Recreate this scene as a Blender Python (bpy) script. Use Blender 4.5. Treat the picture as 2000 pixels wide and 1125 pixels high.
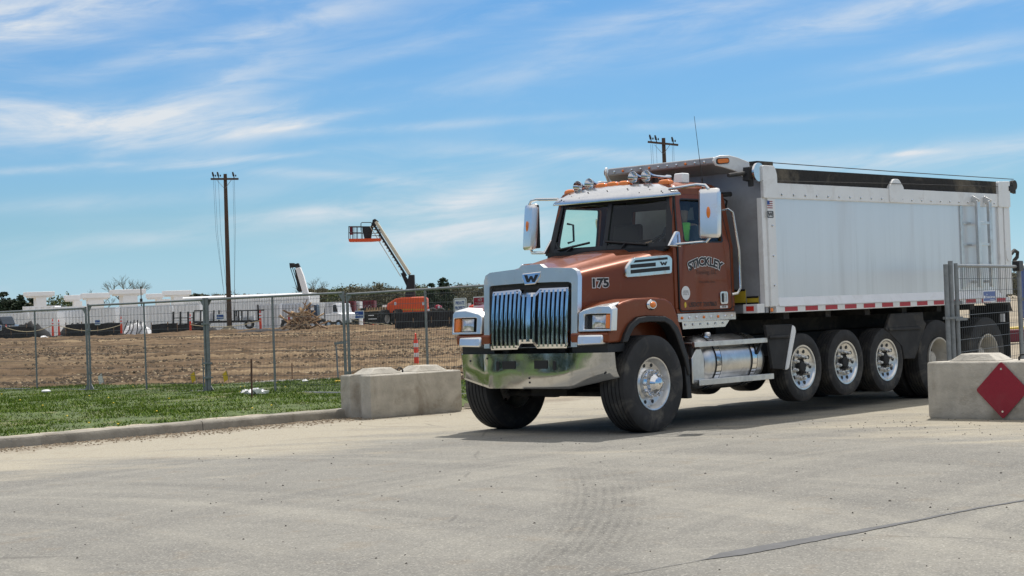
import bpy, bmesh, math, random
from mathutils import Vector, Matrix, noise
R = math.radians
for o in list(bpy.data.objects): bpy.data.objects.remove(o)
SC = bpy.context.scene
COL = SC.collection
rng = random.Random(7)

# ------------------------------------------------------------------ camera
F_PX, PITCH, ROLL, EYE = 3465.65, 0.692, 2.052, 1.44
cam_d = bpy.data.cameras.new('camera')
cam_d.sensor_width = 36.0
cam_d.lens = F_PX * 36.0 / 2000.0
cam_d.clip_start = 0.1
cam_d.clip_end = 9000
cam = bpy.data.objects.new('camera', cam_d)
COL.objects.link(cam)
_F = Vector((0, math.cos(R(PITCH)), math.sin(R(PITCH))))
_Rt = Vector((1, 0, 0)); _Up = _Rt.cross(_F)
_c, _s = math.cos(R(ROLL)), math.sin(R(ROLL))
_R2 = _c * _Rt - _s * _Up; _U2 = _s * _Rt + _c * _Up
cam.matrix_world = Matrix(((_R2.x, _U2.x, -_F.x, 0), (_R2.y, _U2.y, -_F.y, 0), (_R2.z, _U2.z, -_F.z, EYE), (0, 0, 0, 1)))
SC.camera = cam

def at(px, py, Y):
    """the place at distance Y in front of the photographer that a photo pixel shows"""
    d = _F + _R2 * ((px - 1000) / F_PX) - _U2 * ((py - 562.5) / F_PX)
    return Vector((0, 0, EYE)) + d * (Y / d.y)

# ------------------------------------------------------------------ light
SC.view_settings.view_transform = 'Standard'
SC.view_settings.look = 'None'
SC.view_settings.gamma = 1.0
SC.view_settings.exposure = 0.38
SUN_EL, SUN_AZ = 62.5, 19.9          # degrees; azimuth from +Y towards +X
W = bpy.data.worlds.new('World'); SC.world = W; W.use_nodes = True
nt = W.node_tree; nt.nodes.clear()
def wn(t, **k):
    n = nt.nodes.new(t)
    for a, b in k.items(): setattr(n, a, b)
    return n
def wl(a, b): nt.links.new(a, b)
def wm(op, a, b=None, c=None, clamp=False):
    n = wn('ShaderNodeMath', operation=op); n.use_clamp = clamp
    for i, x in enumerate((a, b, c)):
        if x is None: continue
        if isinstance(x, (int, float)): n.inputs[i].default_value = x
        else: wl(x, n.inputs[i])
    return n.outputs[0]
out = wn('ShaderNodeOutputWorld'); bg = wn('ShaderNodeBackground'); bg.inputs['Strength'].default_value = 0.15
sky = wn('ShaderNodeTexSky', sky_type='NISHITA'); sky.sun_disc = False
sky.sun_elevation = R(SUN_EL); sky.sun_rotation = R(SUN_AZ)
sky.air_density = 1.0; sky.dust_density = 0.6; sky.ozone_density = 1.6
tc = wn('ShaderNodeTexCoord'); sep = wn('ShaderNodeSeparateXYZ'); wl(tc.outputs['Generated'], sep.inputs[0])
az = wm('ARCTAN2', sep.outputs[0], sep.outputs[1]); el = wm('ARCSINE', sep.outputs[2])
cmb = wn('ShaderNodeCombineXYZ')
# fibres: stretch along a gently climbing direction
wl(wm('ADD', az, wm('MULTIPLY', el, 0.6)), cmb.inputs[0]); wl(wm('SUBTRACT', wm('MULTIPLY', el, 5.0), wm('MULTIPLY', az, 0.55)), cmb.inputs[1])
def wnoise(scale, det, rough, dist, vec):
    n = wn('ShaderNodeTexNoise'); n.inputs['Scale'].default_value = scale; n.inputs['Detail'].default_value = det
    n.inputs['Roughness'].default_value = rough; n.inputs['Distortion'].default_value = dist; wl(vec, n.inputs['Vector'])
    return n.outputs['Fac']
fib = wnoise(9.0, 9, 0.62, 0.9, cmb.outputs[0])
veil = wnoise(3.3, 5, 0.5, 0.6, cmb.outputs[0])
fine = wnoise(30.0, 6, 0.6, 0.4, cmb.outputs[0])
def ramp(x, a, b):
    n = wn('ShaderNodeMapRange', interpolation_type='SMOOTHSTEP'); wl(x, n.inputs[0])
    n.inputs[1].default_value = a; n.inputs[2].default_value = b
    return n.outputs[0]
def puff(px, py, wx, wy, tilt, amp):
    """a cirrus bank around one direction of the sky: soft ellipse in azimuth and elevation"""
    d = at(px, py, 1000.0) - Vector((0, 0, EYE)); d.normalize()
    a0, e0 = math.atan2(d.x, d.y), math.asin(d.z)
    da = wm('SUBTRACT', az, a0); de = wm('SUBTRACT', el, e0)
    c, s = math.cos(R(tilt)), math.sin(R(tilt))
    u = wm('DIVIDE', wm('ADD', wm('MULTIPLY', da, c), wm('MULTIPLY', de, s)), wx / F_PX)
    v = wm('DIVIDE', wm('SUBTRACT', wm('MULTIPLY', de, c), wm('MULTIPLY', da, s)), wy / F_PX)
    r2 = wm('ADD', wm('MULTIPLY', u, u), wm('MULTIPLY', v, v))
    return wm('MULTIPLY', wm('POWER', 2.718, wm('MULTIPLY', r2, -1.0)), amp)
banks = None
for b in ((170, 240, 330, 38, 4, 1.1), (430, 262, 170, 16, 6, .7), (100, 330, 170, 7, 3, .7), (440, 315, 170, 7, 4, .75), (150, 20, 330, 45, 10, .6),
          (520, 55, 230, 22, 12, .75), (460, 150, 150, 34, 20, .6), (620, 235, 110, 9, 8, .5), (950, 372, 110, 26, 14, .85),
          (760, 410, 260, 17, 3, .75), (900, 455, 260, 34, 2, .75), (1130, 300, 260, 13, -4, .5), (850, 245, 300, 9, 2, .45),
          (1700, 25, 420, 32, 8, .6), (1850, 100, 200, 20, 6, .5), (1800, 300, 260, 20, 2, .55), (1500, 235, 300, 9, 0, .4), (1220, 40, 240, 24, 14, .45),
          (340, 465, 190, 14, 2, .4), (60, 60, 160, 24, -6, .5), (200, 395, 260, 16, 2, .35), (1000, 150, 300, 20, 10, .25), (1600, 330, 400, 28, 0, .4), (60, 10, 300, 55, 4, .55), (40, 215, 120, 22, -4, .6), (1420, 15, 300, 26, 14, .5), (250, 130, 260, 22, 12, .35), (700, 120, 300, 14, 14, .3), (660, 345, 220, 10, -6, .45), (1880, 130, 220, 10, 6, .5), (1770, 299, 45, 5, 2, 1.0), (980, 440, 200, 24, 4, .5), (620, 410, 130, 9, 4, .45), (560, 250, 60, 5, 8, .5)):
    p = puff(*b); banks = p if banks is None else wm('ADD', banks, p)
grain = wm('ADD', wm('ADD', wm('MULTIPLY', ramp(fib, .32, .70), .62), wm('MULTIPLY', ramp(fine, .3, .75), .30)), .16)
cl = wm('ADD', wm('MULTIPLY', wm('MULTIPLY', banks, grain), 1.12), wm('MULTIPLY', wm('MULTIPLY', ramp(veil, .42, .75), ramp(fib, .36, .68)), .55))
hz = ramp(el, .16, -.02)
cl = wm('ADD', cl, wm('MULTIPLY', hz, .16))
cl = wm('MULTIPLY', cl, .8, clamp=True)
tint = wn('ShaderNodeMix', data_type='RGBA', blend_type='MULTIPLY'); tint.inputs[0].default_value = 1.0
lowhi = wn('ShaderNodeMix', data_type='RGBA'); wl(ramp(el, -.005, .06), lowhi.inputs[0]); lowhi.inputs[6].default_value = (.315, .53, .86, 1); lowhi.inputs[7].default_value = (.226, .388, .540, 1)
wl(sky.outputs[0], tint.inputs[6]); wl(lowhi.outputs[2], tint.inputs[7])
mixc = wn('ShaderNodeMix', data_type='RGBA'); wl(cl, mixc.inputs[0]); wl(tint.outputs[2], mixc.inputs[6]); mixc.inputs[7].default_value = (3.75, 4.0, 4.25, 1)
over = wm('MULTIPLY', ramp(el, .20, .62), wm('ADD', wm('MULTIPLY', ramp(veil, .30, .62), .55), .42), clamp=True)       # bright veil added above the view to fill the shadows
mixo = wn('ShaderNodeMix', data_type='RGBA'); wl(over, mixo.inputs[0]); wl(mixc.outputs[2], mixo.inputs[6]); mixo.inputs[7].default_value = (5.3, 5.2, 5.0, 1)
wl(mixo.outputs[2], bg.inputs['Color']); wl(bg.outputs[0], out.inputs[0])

sun_d = bpy.data.lights.new('sun', 'SUN'); sun_d.energy = 3.2; sun_d.angle = R(0.5); sun_d.color = (1.0, .955, .89)
sun = bpy.data.objects.new('sun', sun_d); COL.objects.link(sun)
_sd = Vector((math.sin(R(SUN_AZ)) * math.cos(R(SUN_EL)), math.cos(R(SUN_AZ)) * math.cos(R(SUN_EL)), math.sin(R(SUN_EL))))
sun.rotation_euler = _sd.to_track_quat('Z', 'Y').to_euler(); sun.location = (20, 60, 120)

# ------------------------------------------------------------------ materials
MATS = {}
def mat(name, col, rough=.6, metal=0.0, var=0.0, vs=4.0, bump=0.0, bs=30.0, coat=0.0, dirt=None, spec=.5, stretch=(1, 1, 1), emit=None, det=6):
    """Principled surface; var: tone variation, dirt=(colour, amount, scale) blotches with a shape of their own"""
    m = bpy.data.materials.new(name); m.use_nodes = True; MATS[name] = m
    t = m.node_tree; N = t.nodes; L = t.links; b = N['Principled BSDF']
    b.inputs['Roughness'].default_value = rough; b.inputs['Metallic'].default_value = metal
    b.inputs['Coat Weight'].default_value = coat; b.inputs['Coat Roughness'].default_value = .06
    b.inputs['Specular IOR Level'].default_value = spec
    c4 = (*col, 1); b.inputs['Base Color'].default_value = c4
    if emit: b.inputs['Emission Color'].default_value = (*emit[0], 1); b.inputs['Emission Strength'].default_value = emit[1]
    if var or bump or dirt:
        tc = N.new('ShaderNodeTexCoord'); mp = N.new('ShaderNodeMapping'); mp.inputs['Scale'].default_value = stretch
        L.new(tc.outputs['Object'], mp.inputs[0]); vec = mp.outputs[0]
        def nz(s, d=det, r=.6, dist=0):
            n = N.new('ShaderNodeTexNoise'); n.inputs['Scale'].default_value = s; n.inputs['Detail'].default_value = d
            n.inputs['Roughness'].default_value = r; n.inputs['Distortion'].default_value = dist; L.new(vec, n.inputs['Vector']); return n.outputs['Fac']
        def mx(f, a, bb):
            n = N.new('ShaderNodeMix'); n.data_type = 'RGBA'; L.new(f, n.inputs[0])
            for i, x in ((6, a), (7, bb)):
                if isinstance(x, tuple): n.inputs[i].default_value = x
                else: L.new(x, n.inputs[i])
            return n.outputs[2]
        def mr(f, a, bb, lo=0., hi=1.):
            n = N.new('ShaderNodeMapRange'); L.new(f, n.inputs[0])
            for i, x in enumerate((a, bb, lo, hi)): n.inputs[i + 1].default_value = x
            return n.outputs[0]
        cur = c4
        if var:
            f = mr(nz(vs), .3, .7)
            cur = mx(f, tuple(x * (1 - var) for x in col) + (1,), tuple(min(1, x * (1 + var)) for x in col) + (1,))
        if dirt:
            dc, da, ds = dirt[:3]
            f = mr(nz(ds, 8, .65, .6), .52, .72, 0, da); cur = mx(f, cur, (*dc, 1))
            L.new(mr(f, 0, 1, rough, min(1, rough + .4)), b.inputs['Roughness'])
        if not isinstance(cur, tuple): L.new(cur, b.inputs['Base Color'])
        if bump:
            bp = N.new('ShaderNodeBump'); bp.inputs['Strength'].default_value = bump; bp.inputs['Distance'].default_value = .02
            L.new(nz(bs), bp.inputs['Height']); L.new(bp.outputs[0], b.inputs['Normal'])
    return m
def glassmat(name, tint, refl=1.0):
    m = bpy.data.materials.new(name); m.use_nodes = True; t = m.node_tree; N = t.nodes; L = t.links; N.clear()
    o = N.new('ShaderNodeOutputMaterial'); mxs = N.new('ShaderNodeMixShader'); tr = N.new('ShaderNodeBsdfTransparent'); gl = N.new('ShaderNodeBsdfGlossy'); fr = N.new('ShaderNodeFresnel')
    tr.inputs[0].default_value = (*tint, 1); gl.inputs['Roughness'].default_value = .02; gl.inputs[0].default_value = (refl, refl, refl, 1); fr.inputs[0].default_value = 1.5
    ge = N.new('ShaderNodeNewGeometry'); mu = N.new('ShaderNodeMath'); mu.operation = 'MULTIPLY'; iv = N.new('ShaderNodeMath'); iv.operation = 'SUBTRACT'; iv.inputs[0].default_value = 1.0
    L.new(ge.outputs['Backfacing'], iv.inputs[1]); L.new(fr.outputs[0], mu.inputs[0]); L.new(iv.outputs[0], mu.inputs[1]); L.new(mu.outputs[0], mxs.inputs[0]); L.new(tr.outputs[0], mxs.inputs[1]); L.new(gl.outputs[0], mxs.inputs[2]); L.new(mxs.outputs[0], o.inputs[0])
    return m
PAINT = mat('copper brown truck paint', (.205, .051, .018), .36, .32, var=.10, vs=260, coat=.28, spec=.3, dirt=((.25, .16, .10), .34, 3.0))
CHROME = mat('chrome', (.74, .75, .77), .07, 1.0, dirt=((.42, .40, .36), .35, 9.0))
CHROMEB = mat('darkened bumper chrome', (.52, .53, .54), .08, 1.0, dirt=((.40, .38, .34), .45, 7.0))  # base colour darkened to stand in for dark reflections; blotches are dust
CHROMEW = mat('dusty satin chrome', (.90, .895, .88), .30, .92, var=.05, vs=3, dirt=((.62, .61, .58), .6, 5.0))
STEEL = mat('polished stainless', (.80, .80, .80), .22, 1.0, var=.05, vs=6)
ALU = mat('aluminium', (.70, .70, .69), .33, 1.0, var=.12, vs=9, dirt=((.40, .38, .34), .5, 4.0))
RIMALU = mat('forged aluminium rim', (.74, .74, .73), .28, .9, var=.08, vs=9, dirt=((.36, .33, .29), .6, 6.0))
RIMWHITE = mat('dusty white steel rim', (.55, .52, .46), .6, 0, var=.12, vs=8, dirt=((.33, .28, .22), .7, 6.0))
BODYW = mat('silver white body panel', (.77, .79, .81), .30, .55, var=.022, vs=2.2, stretch=(1.6, 1, .12), dirt=((.52, .52, .51), .26, 1.1), bump=.10, bs=.7)
def streaks(m):
    t = m.node_tree; N = t.nodes; L = t.links; bs_ = N['Principled BSDF']; src = bs_.inputs['Base Color'].links[0].from_socket
    tc = N.new('ShaderNodeTexCoord'); mp = N.new('ShaderNodeMapping'); mp.inputs['Scale'].default_value = (7, 1, .30); L.new(tc.outputs['Object'], mp.inputs[0])
    n = N.new('ShaderNodeTexNoise'); n.inputs['Scale'].default_value = 1.0; n.inputs['Detail'].default_value = 5; n.inputs['Roughness'].default_value = .7; L.new(mp.outputs[0], n.inputs['Vector'])
    a = N.new('ShaderNodeMapRange'); L.new(n.outputs['Fac'], a.inputs[0]); a.inputs[1].default_value = .53; a.inputs[2].default_value = .70; a.inputs[4].default_value = .20
    sp = N.new('ShaderNodeSeparateXYZ'); L.new(tc.outputs['Object'], sp.inputs[0]); n2 = N.new('ShaderNodeTexNoise'); n2.inputs['Scale'].default_value = .9; L.new(tc.outputs['Object'], n2.inputs['Vector'])
    h = N.new('ShaderNodeMath'); h.operation = 'ADD'; L.new(sp.outputs[2], h.inputs[0]); L.new(n2.outputs['Fac'], h.inputs[1])
    z = N.new('ShaderNodeMapRange'); L.new(h.outputs[0], z.inputs[0]); z.inputs[1].default_value = 2.2; z.inputs[2].default_value = 2.9; z.inputs[3].default_value = 1; z.inputs[4].default_value = .25
    u = N.new('ShaderNodeMath'); u.operation = 'MULTIPLY'; L.new(a.outputs[0], u.inputs[0]); L.new(z.outputs[0], u.inputs[1])
    x = N.new('ShaderNodeMix'); x.data_type = 'RGBA'; L.new(u.outputs[0], x.inputs[0]); L.new(src, x.inputs[6]); x.inputs[7].default_value = (.36, .355, .34, 1); L.new(x.outputs[2], bs_.inputs['Base Color'])
streaks(BODYW)
BODYTRIM = mat('white body trim', (.80, .80, .79), .38, .1, var=.05, vs=3, dirt=((.46, .43, .39), .4, 3.0))
BODYFRONT = mat('shade-toned headboard', (.34, .35, .37), .5, .3, var=.15, vs=2.5, dirt=((.22, .21, .20), .5, 2.0))  # front of the white body; shade below the cab guard put into this grey
BLACK = mat('black plastic', (.018, .018, .019), .5, 0, var=.2, vs=9)
BLACKM = mat('matte black steel', (.022, .022, .023), .75, 0, var=.35, vs=5, dirt=((.13, .115, .095), .45, 3.0))
RUBBER = mat('tyre rubber', (.026, .026, .027), .78, 0, var=.25, vs=7, dirt=((.16, .145, .12), .62, 3.5), bump=.05, bs=60)
FRAME = mat('dirty chassis', (.020, .019, .018), .85, 0, var=.4, vs=6, dirt=((.11, .095, .075), .6, 4.0))
AMBER = mat('amber lens', (.85, .22, .02), .2, 0, coat=.6)
REDLENS = mat('red lens', (.6, .03, .02), .2, 0, coat=.6)
LENS = mat('clear lens', (.62, .63, .64), .12, .55, var=.35, vs=26, coat=.7)
GLASS = glassmat('green tinted glass', (.955, .997, .955), .9)
CLEARGLASS = glassmat('side glass', (.86, .93, .91), .8)
TAPER = mat('red reflective tape', (.42, .022, .035), .4, 0, var=.15, vs=20)
DECALK = mat('black vinyl', (.012, .012, .014), .4)
DECALW = mat('white vinyl', (.72, .72, .72), .45)
DECALD = mat('faded dark lettering', (.075, .028, .018), .5)
YELLOW = mat('yellow paint', (.62, .44, .04), .5, 0, var=.1)
TARP = mat('black tarp', (.017, .016, .015), .85, 0, var=.4, vs=9, dirt=((.27, .23, .17), .7, 1.1), bump=.5, bs=14)
SEAT = mat('seat fabric', (.03, .03, .032), .9)
CONC = mat('cast concrete', (.47, .44, .38), .9, 0, var=.20, vs=4.5, bump=.6, bs=22, dirt=((.24, .20, .15), .75, 1.9))
KERB = mat('kerb concrete', (.30, .275, .23), .92, 0, var=.25, vs=3, bump=.5, bs=25, dirt=((.15, .125, .095), .7, 2.5))
GALV = mat('galvanised steel', (.235, .25, .255), .55, .35, var=.2, vs=14)
WIRE = mat('mesh wire', (.10, .11, .115), .6, .3)
SIGNW = mat('white sign sheet', (.74, .75, .76), .4, 0, var=.04, vs=6)
SIGNB = mat('blue sign sheet', (.012, .055, .27), .4, 0, var=.08, vs=9)
SIGNR = mat('dark red sign sheet', (.27, .010, .028), .45, 0, var=.15, vs=70, dirt=((.30, .08, .08), .30, 3.0))
ORANGE = mat('orange machine paint', (.80, .105, .022), .4, 0, var=.08, vs=4, dirt=((.45, .12, .06), .4, 1.5))
ORANGEP = mat('orange plastic', (.85, .07, .025), .5, 0, var=.1, vs=6)
CREAM = mat('cream boom paint', (.72, .66, .50), .45, 0, var=.06, vs=3)
WOOD = mat('weathered pole wood', (.085, .055, .038), .9, 0, var=.35, vs=3, stretch=(6, 6, .6), bump=.4, bs=20)
LUMBER = mat('fresh lumber', (.52, .36, .21), .85, 0, var=.25, vs=5)
LUMBERD = mat('old lumber', (.27, .17, .10), .9, 0, var=.3, vs=5)
MAROON = mat('maroon container paint', (.15, .012, .025), .6, 0, var=.15, vs=2)
CONTW = mat('white container paint', (.86, .87, .88), .5, 0, var=.05, vs=1.5)
CONTG = mat('pale grey container paint', (.66, .67, .70), .5, 0, var=.06, vs=1.5)
PALEW = mat('white render', (.87, .87, .87), .7, 0, var=.04, vs=.6)
PVC = mat('white plastic sheet', (.78, .78, .78), .5, 0, var=.1, vs=4)
SILT = mat('black geotextile', (.018, .016, .018), .85, 0, var=.4, vs=6)
BARK = mat('tree bark', (.085, .07, .055), .9, 0, var=.3, vs=8)
def leafmat(name, a, b):
    m = mat(name, a, .85, 0); t = m.node_tree; N = t.nodes; L = t.links
    g = N.new('ShaderNodeNewGeometry'); n = N.new('ShaderNodeMix'); n.data_type = 'RGBA'
    L.new(g.outputs['Random Per Island'], n.inputs[0]); n.inputs[6].default_value = (*a, 1); n.inputs[7].default_value = (*b, 1)
    L.new(n.outputs[2], N['Principled BSDF'].inputs['Base Color']); return m
LEAFD = leafmat('evergreen needles', (.012, .024, .012), (.035, .062, .026))
LEAFG = leafmat('spring leaves', (.055, .075, .022), (.14, .17, .06))
LEAFO = leafmat('budding twigs', (.075, .075, .045), (.17, .16, .095))
LEAFK = leafmat('hedge leaves', (.018, .040, .012), (.05, .08, .026))
GRASSM = leafmat('grass blades', (.050, .120, .010), (.19, .245, .045)); GRASSM.node_tree.nodes['Principled BSDF'].inputs['Specular IOR Level'].default_value = .08

# ------------------------------------------------------------------ mesh helper
class MB:
    def __init__(s): s.v = []; s.f = []
    def add(s, vs, fs):
        n = len(s.v); s.v += [tuple(v) for v in vs]; s.f += [tuple(i + n for i in f) for f in fs]; return s
    def box(s, x0, x1, y0, y1, z0, z1):
        return s.hexa([(x0, y0, z0), (x1, y0, z0), (x1, y1, z0), (x0, y1, z0), (x0, y0, z1), (x1, y0, z1), (x1, y1, z1), (x0, y1, z1)])
    def hexa(s, p): return s.add(p, [(0, 3, 2, 1), (4, 5, 6, 7), (0, 1, 5, 4), (1, 2, 6, 5), (2, 3, 7, 6), (3, 0, 4, 7)])
    def beam(s, a, b, w, h, up=(0, 0, 1)):
        a, b = Vector(a), Vector(b); d = (b - a).normalized(); u = Vector(up)
        if abs(d.dot(u)) > .98: u = Vector((1, 0, 0))
        r = d.cross(u).normalized(); u = r.cross(d); r *= w / 2; u *= h / 2
        return s.hexa([a - r - u, b - r - u, b + r - u, a + r - u, a - r + u, b - r + u, b + r + u, a + r + u])
    def tube(s, a, b, r, r2=None, n=8): return s.path([a, b], r, n, r2=r2)
    def path(s, pts, r, n=8, closed=False, r2=None):
        P = [Vector(p) for p in pts]; k = len(P); base = len(s.v); prev = None
        for i, p in enumerate(P):
            if closed: d = (P[(i + 1) % k] - P[i - 1]).normalized()
            else: d = ((P[min(i + 1, k - 1)] - P[max(i - 1, 0)])).normalized()
            if prev is None:
                u = Vector((0, 0, 1)) if abs(d.z) < .9 else Vector((1, 0, 0))
            else: u = prev
            u = (u - d * u.dot(d)).normalized(); prev = u; w = d.cross(u)
            rr = r if r2 is None else r + (r2 - r) * i / max(1, k - 1)
            for j in range(n):
                a = 2 * math.pi * j / n; s.v.append(tuple(p + (u * math.cos(a) + w * math.sin(a)) * rr))
        for i in range(k if closed else k - 1):
            for j in range(n):
                a, b = base + i * n, base + ((i + 1) % k) * n
                s.f.append((a + j, a + (j + 1) % n, b + (j + 1) % n, b + j))
        if not closed:
            s.f.append(tuple(base + j for j in range(n))[::-1]); s.f.append(tuple(base + (k - 1) * n + j for j in range(n)))
        return s
    def lathe(s, prof, c=(0, 0, 0), ax='y', n=40):
        """prof: (radius, position along the axis); open ends closed by a fan when the radius is 0"""
        base = len(s.v)
        for r, t in prof:
            for j in range(n):
                a = 2 * math.pi * j / n; u, w = r * math.cos(a), r * math.sin(a)
                p = {'x': (t, u, w), 'y': (u, t, w), 'z': (u, w, t)}[ax]
                s.v.append((p[0] + c[0], p[1] + c[1], p[2] + c[2]))
        for i in range(len(prof) - 1):
            for j in range(n):
                s.f.append((base + i * n + j, base + i * n + (j + 1) % n, base + (i + 1) * n + (j + 1) % n, base + (i + 1) * n + j))
        return s
    @staticmethod
    def _p(pl, a, b, d): return {'xz': (a, d, b), 'yz': (d, a, b), 'xy': (a, b, d)}[pl]
    def prism(s, poly, d0, d1, pl='xz'):
        n = len(poly); v = [s._p(pl, a, b, d0) for a, b in poly] + [s._p(pl, a, b, d1) for a, b in poly]
        f = [tuple(range(n)), tuple(range(2 * n - 1, n - 1, -1))] + [(i, n + i, n + (i + 1) % n, (i + 1) % n) for i in range(n)]
        return s.add(v, f)
    def ring(s, o, i, d0, d1, pl='xz'):
        n = len(o); v = [s._p(pl, a, b, d) for P, d in ((o, d0), (i, d0), (o, d1), (i, d1)) for a, b in P]; f = []
        for k in range(n):
            q = (k + 1) % n
            f += [(k, n + k, n + q, q), (2 * n + k, 2 * n + q, 3 * n + q, 3 * n + k), (k, q, 2 * n + q, 2 * n + k), (n + k, 3 * n + k, 3 * n + q, n + q)]
        return s.add(v, f)
    def loft(s, secs, caps=False, closed=False):
        n = len(secs[0]); base = len(s.v)
        for q in secs: s.v += [tuple(p) for p in q]
        for i in range(len(secs) - 1):
            for j in range(n if closed else n - 1):
                k = (j + 1) % n; s.f.append((base + i * n + j, base + i * n + k, base + (i + 1) * n + k, base + (i + 1) * n + j))
        if caps:
            s.f.append(tuple(base + j for j in range(n))[::-1]); s.f.append(tuple(base + (len(secs) - 1) * n + j for j in range(n)))
        return s
    def ball(s, c, r, n=10, m=6):
        rx, ry, rz = r if isinstance(r, tuple) else (r, r, r); base = len(s.v)
        for i in range(m + 1):
            t = math.pi * i / m
            for j in range(n):
                a = 2 * math.pi * j / n
                s.v.append((c[0] + rx * math.sin(t) * math.cos(a), c[1] + ry * math.sin(t) * math.sin(a), c[2] + rz * math.cos(t)))
        for i in range(m):
            for j in range(n): s.f.append((base + i * n + j, base + (i + 1) * n + j, base + (i + 1) * n + (j + 1) % n, base + i * n + (j + 1) % n))
        return s
    def mirror_y(s):
        n = len(s.v); s.v += [(x, -y, z) for x, y, z in s.v]; s.f += [tuple(i + n for i in f)[::-1] for f in s.f]; return s
    def xf(s, fn, start=0):
        s.v[start:] = [tuple(fn(Vector(v))) for v in s.v[start:]]; return s
    def build(s, name, m, parent=None, mir=False, bev=0, seg=2, ang=32, loc=None, rz=None):
        me = bpy.data.meshes.new(name)
        v, f = s.v, s.f
        if mir: v = [(-x, y, z) for x, y, z in v]; f = [q[::-1] for q in f]
        me.from_pydata(v, [], f); me.update()
        if len(f) < 60000:
            bm = bmesh.new(); bm.from_mesh(me); bmesh.ops.remove_doubles(bm, verts=bm.verts, dist=1e-5)
            if ang is not None: bmesh.ops.recalc_face_normals(bm, faces=bm.faces)
            bm.to_mesh(me); bm.free()
        me.materials.append(m)
        if ang is not None:
            for p in me.polygons: p.use_smooth = True
            me.set_sharp_from_angle(angle=R(ang))
        o = bpy.data.objects.new(name, me); COL.objects.link(o)
        if bev:
            b = o.modifiers.new('bevel', 'BEVEL'); b.width = bev; b.segments = seg; b.limit_method = 'ANGLE'; b.angle_limit = R(35); b.harden_normals = False
        if parent: o.parent = parent
        if loc is not None: o.location = loc
        if rz is not None: o.rotation_euler = (0, 0, rz)
        return o
def tag(o, label=None, cat=None, group=None, kind=None):
    if label: o['label'] = label
    if cat: o['category'] = cat
    if group: o['group'] = group
    if kind: o['kind'] = kind
    return o
def thing(name, label, cat, loc=(0, 0, 0), rz=0, group=None):
    o = bpy.data.objects.new(name, None); COL.objects.link(o); o.location = loc; o.rotation_euler = (0, 0, rz); o.empty_display_size = .2
    return tag(o, label, cat, group)
def dup(root, loc, rz=0, label=None, parent=None, scale=None):
    """a copy of a thing (or part) with copies of its parts and sub-parts; meshes are shared"""
    r = root.copy(); COL.objects.link(r); r.location = loc; r.rotation_euler = (0, 0, rz)
    if scale: r.scale = scale
    if label: r['label'] = label
    if parent: r.parent = parent
    def rec(a, b):
        for ch in a.children:
            c = ch.copy(); COL.objects.link(c); c.parent = b; rec(ch, c)
    rec(root, r)
    return r
def many(name, b, m, parent, spots, mir=True, rz=None, **k):
    """equal pieces, each an object of its own on one shared mesh"""
    o = b.build(name, m, parent, mir=mir, **k); res = []
    for i, p in enumerate(spots):
        c = o if i == 0 else o.copy()
        if i: COL.objects.link(c); c.parent = parent
        c.location = (-p[0] if mir else p[0], p[1], p[2])
        if rz: c.rotation_euler = (0, 0, rz[i])
        res.append(c)
    return res
def rrect(pts, r, n=4):
    out = []; k = len(pts)
    for i in range(k):
        p, a, b = Vector(pts[i]), Vector(pts[i - 1]), Vector(pts[(i + 1) % k])
        u, w = (a - p).normalized(), (b - p).normalized(); q0, q1 = p + u * r, p + w * r
        for j in range(n):
            t = j / (n - 1); out.append(tuple((q0 * (1 - t) + p * t) * (1 - t) + (p * (1 - t) + q1 * t) * t))
    return out
def text_geo(body, size, off=0.0, spacing=1.0, arc=None, shear=0.0, width=None):
    """outline letters as flat faces: (list of (u, v), faces), centred on 0"""
    cu = bpy.data.curves.new('lettering', 'FONT'); cu.body = body; cu.size = size; cu.offset = off; cu.space_character = spacing; cu.shear = shear
    cu.align_x = 'CENTER'; cu.align_y = 'CENTER'; cu.resolution_u = 3
    o = bpy.data.objects.new('lettering', cu); COL.objects.link(o)
    dg = bpy.context.evaluated_depsgraph_get(); dg.update(); me = bpy.data.meshes.new_from_object(o.evaluated_get(dg))
    v = [(p.co.x, p.co.y) for p in me.vertices]; f = [tuple(p.vertices) for p in me.polygons]
    bpy.data.objects.remove(o); bpy.data.curves.remove(cu); bpy.data.meshes.remove(me)
    if width and v:
        w = max(p[0] for p in v) - min(p[0] for p in v); v = [(p[0] * width / w, p[1]) for p in v]
    if arc:
        v = [(arc * math.sin(u / arc) * (1 + w / arc), (arc + w) * math.cos(u / arc) - arc) for u, w in v]
    return v, f
def letters(mb, body, size, place, **k):
    v, f = text_geo(body, size, **k); mb.add([place(a, b) for a, b in v], f); return mb

# ================================================================== the dump truck
# measures in metres: x runs rearwards from the steer axle, y towards the driver's side, z up (mir=True turns x into the heading)
TRX, TRY, TANG = 0.642, 20.813, R(42.557)
EX = Vector((math.sin(TANG), math.cos(TANG), 0)); EY = Vector((math.cos(TANG), -math.sin(TANG), 0))
T_RZ = math.atan2(-EX.y, -EX.x)
def TW(x, y, z): return Vector((TRX, TRY, 0)) + EX * x + EY * y + Vector((0, 0, z))
truck = thing('dump_truck', 'copper brown conventional dump truck with chrome grille and long white dump body', 'dump truck', (TRX, TRY, 0), T_RZ)
def part(mb, name, m, parent=truck, **k): return mb.build(name, m, parent, mir=True, **k)

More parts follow.
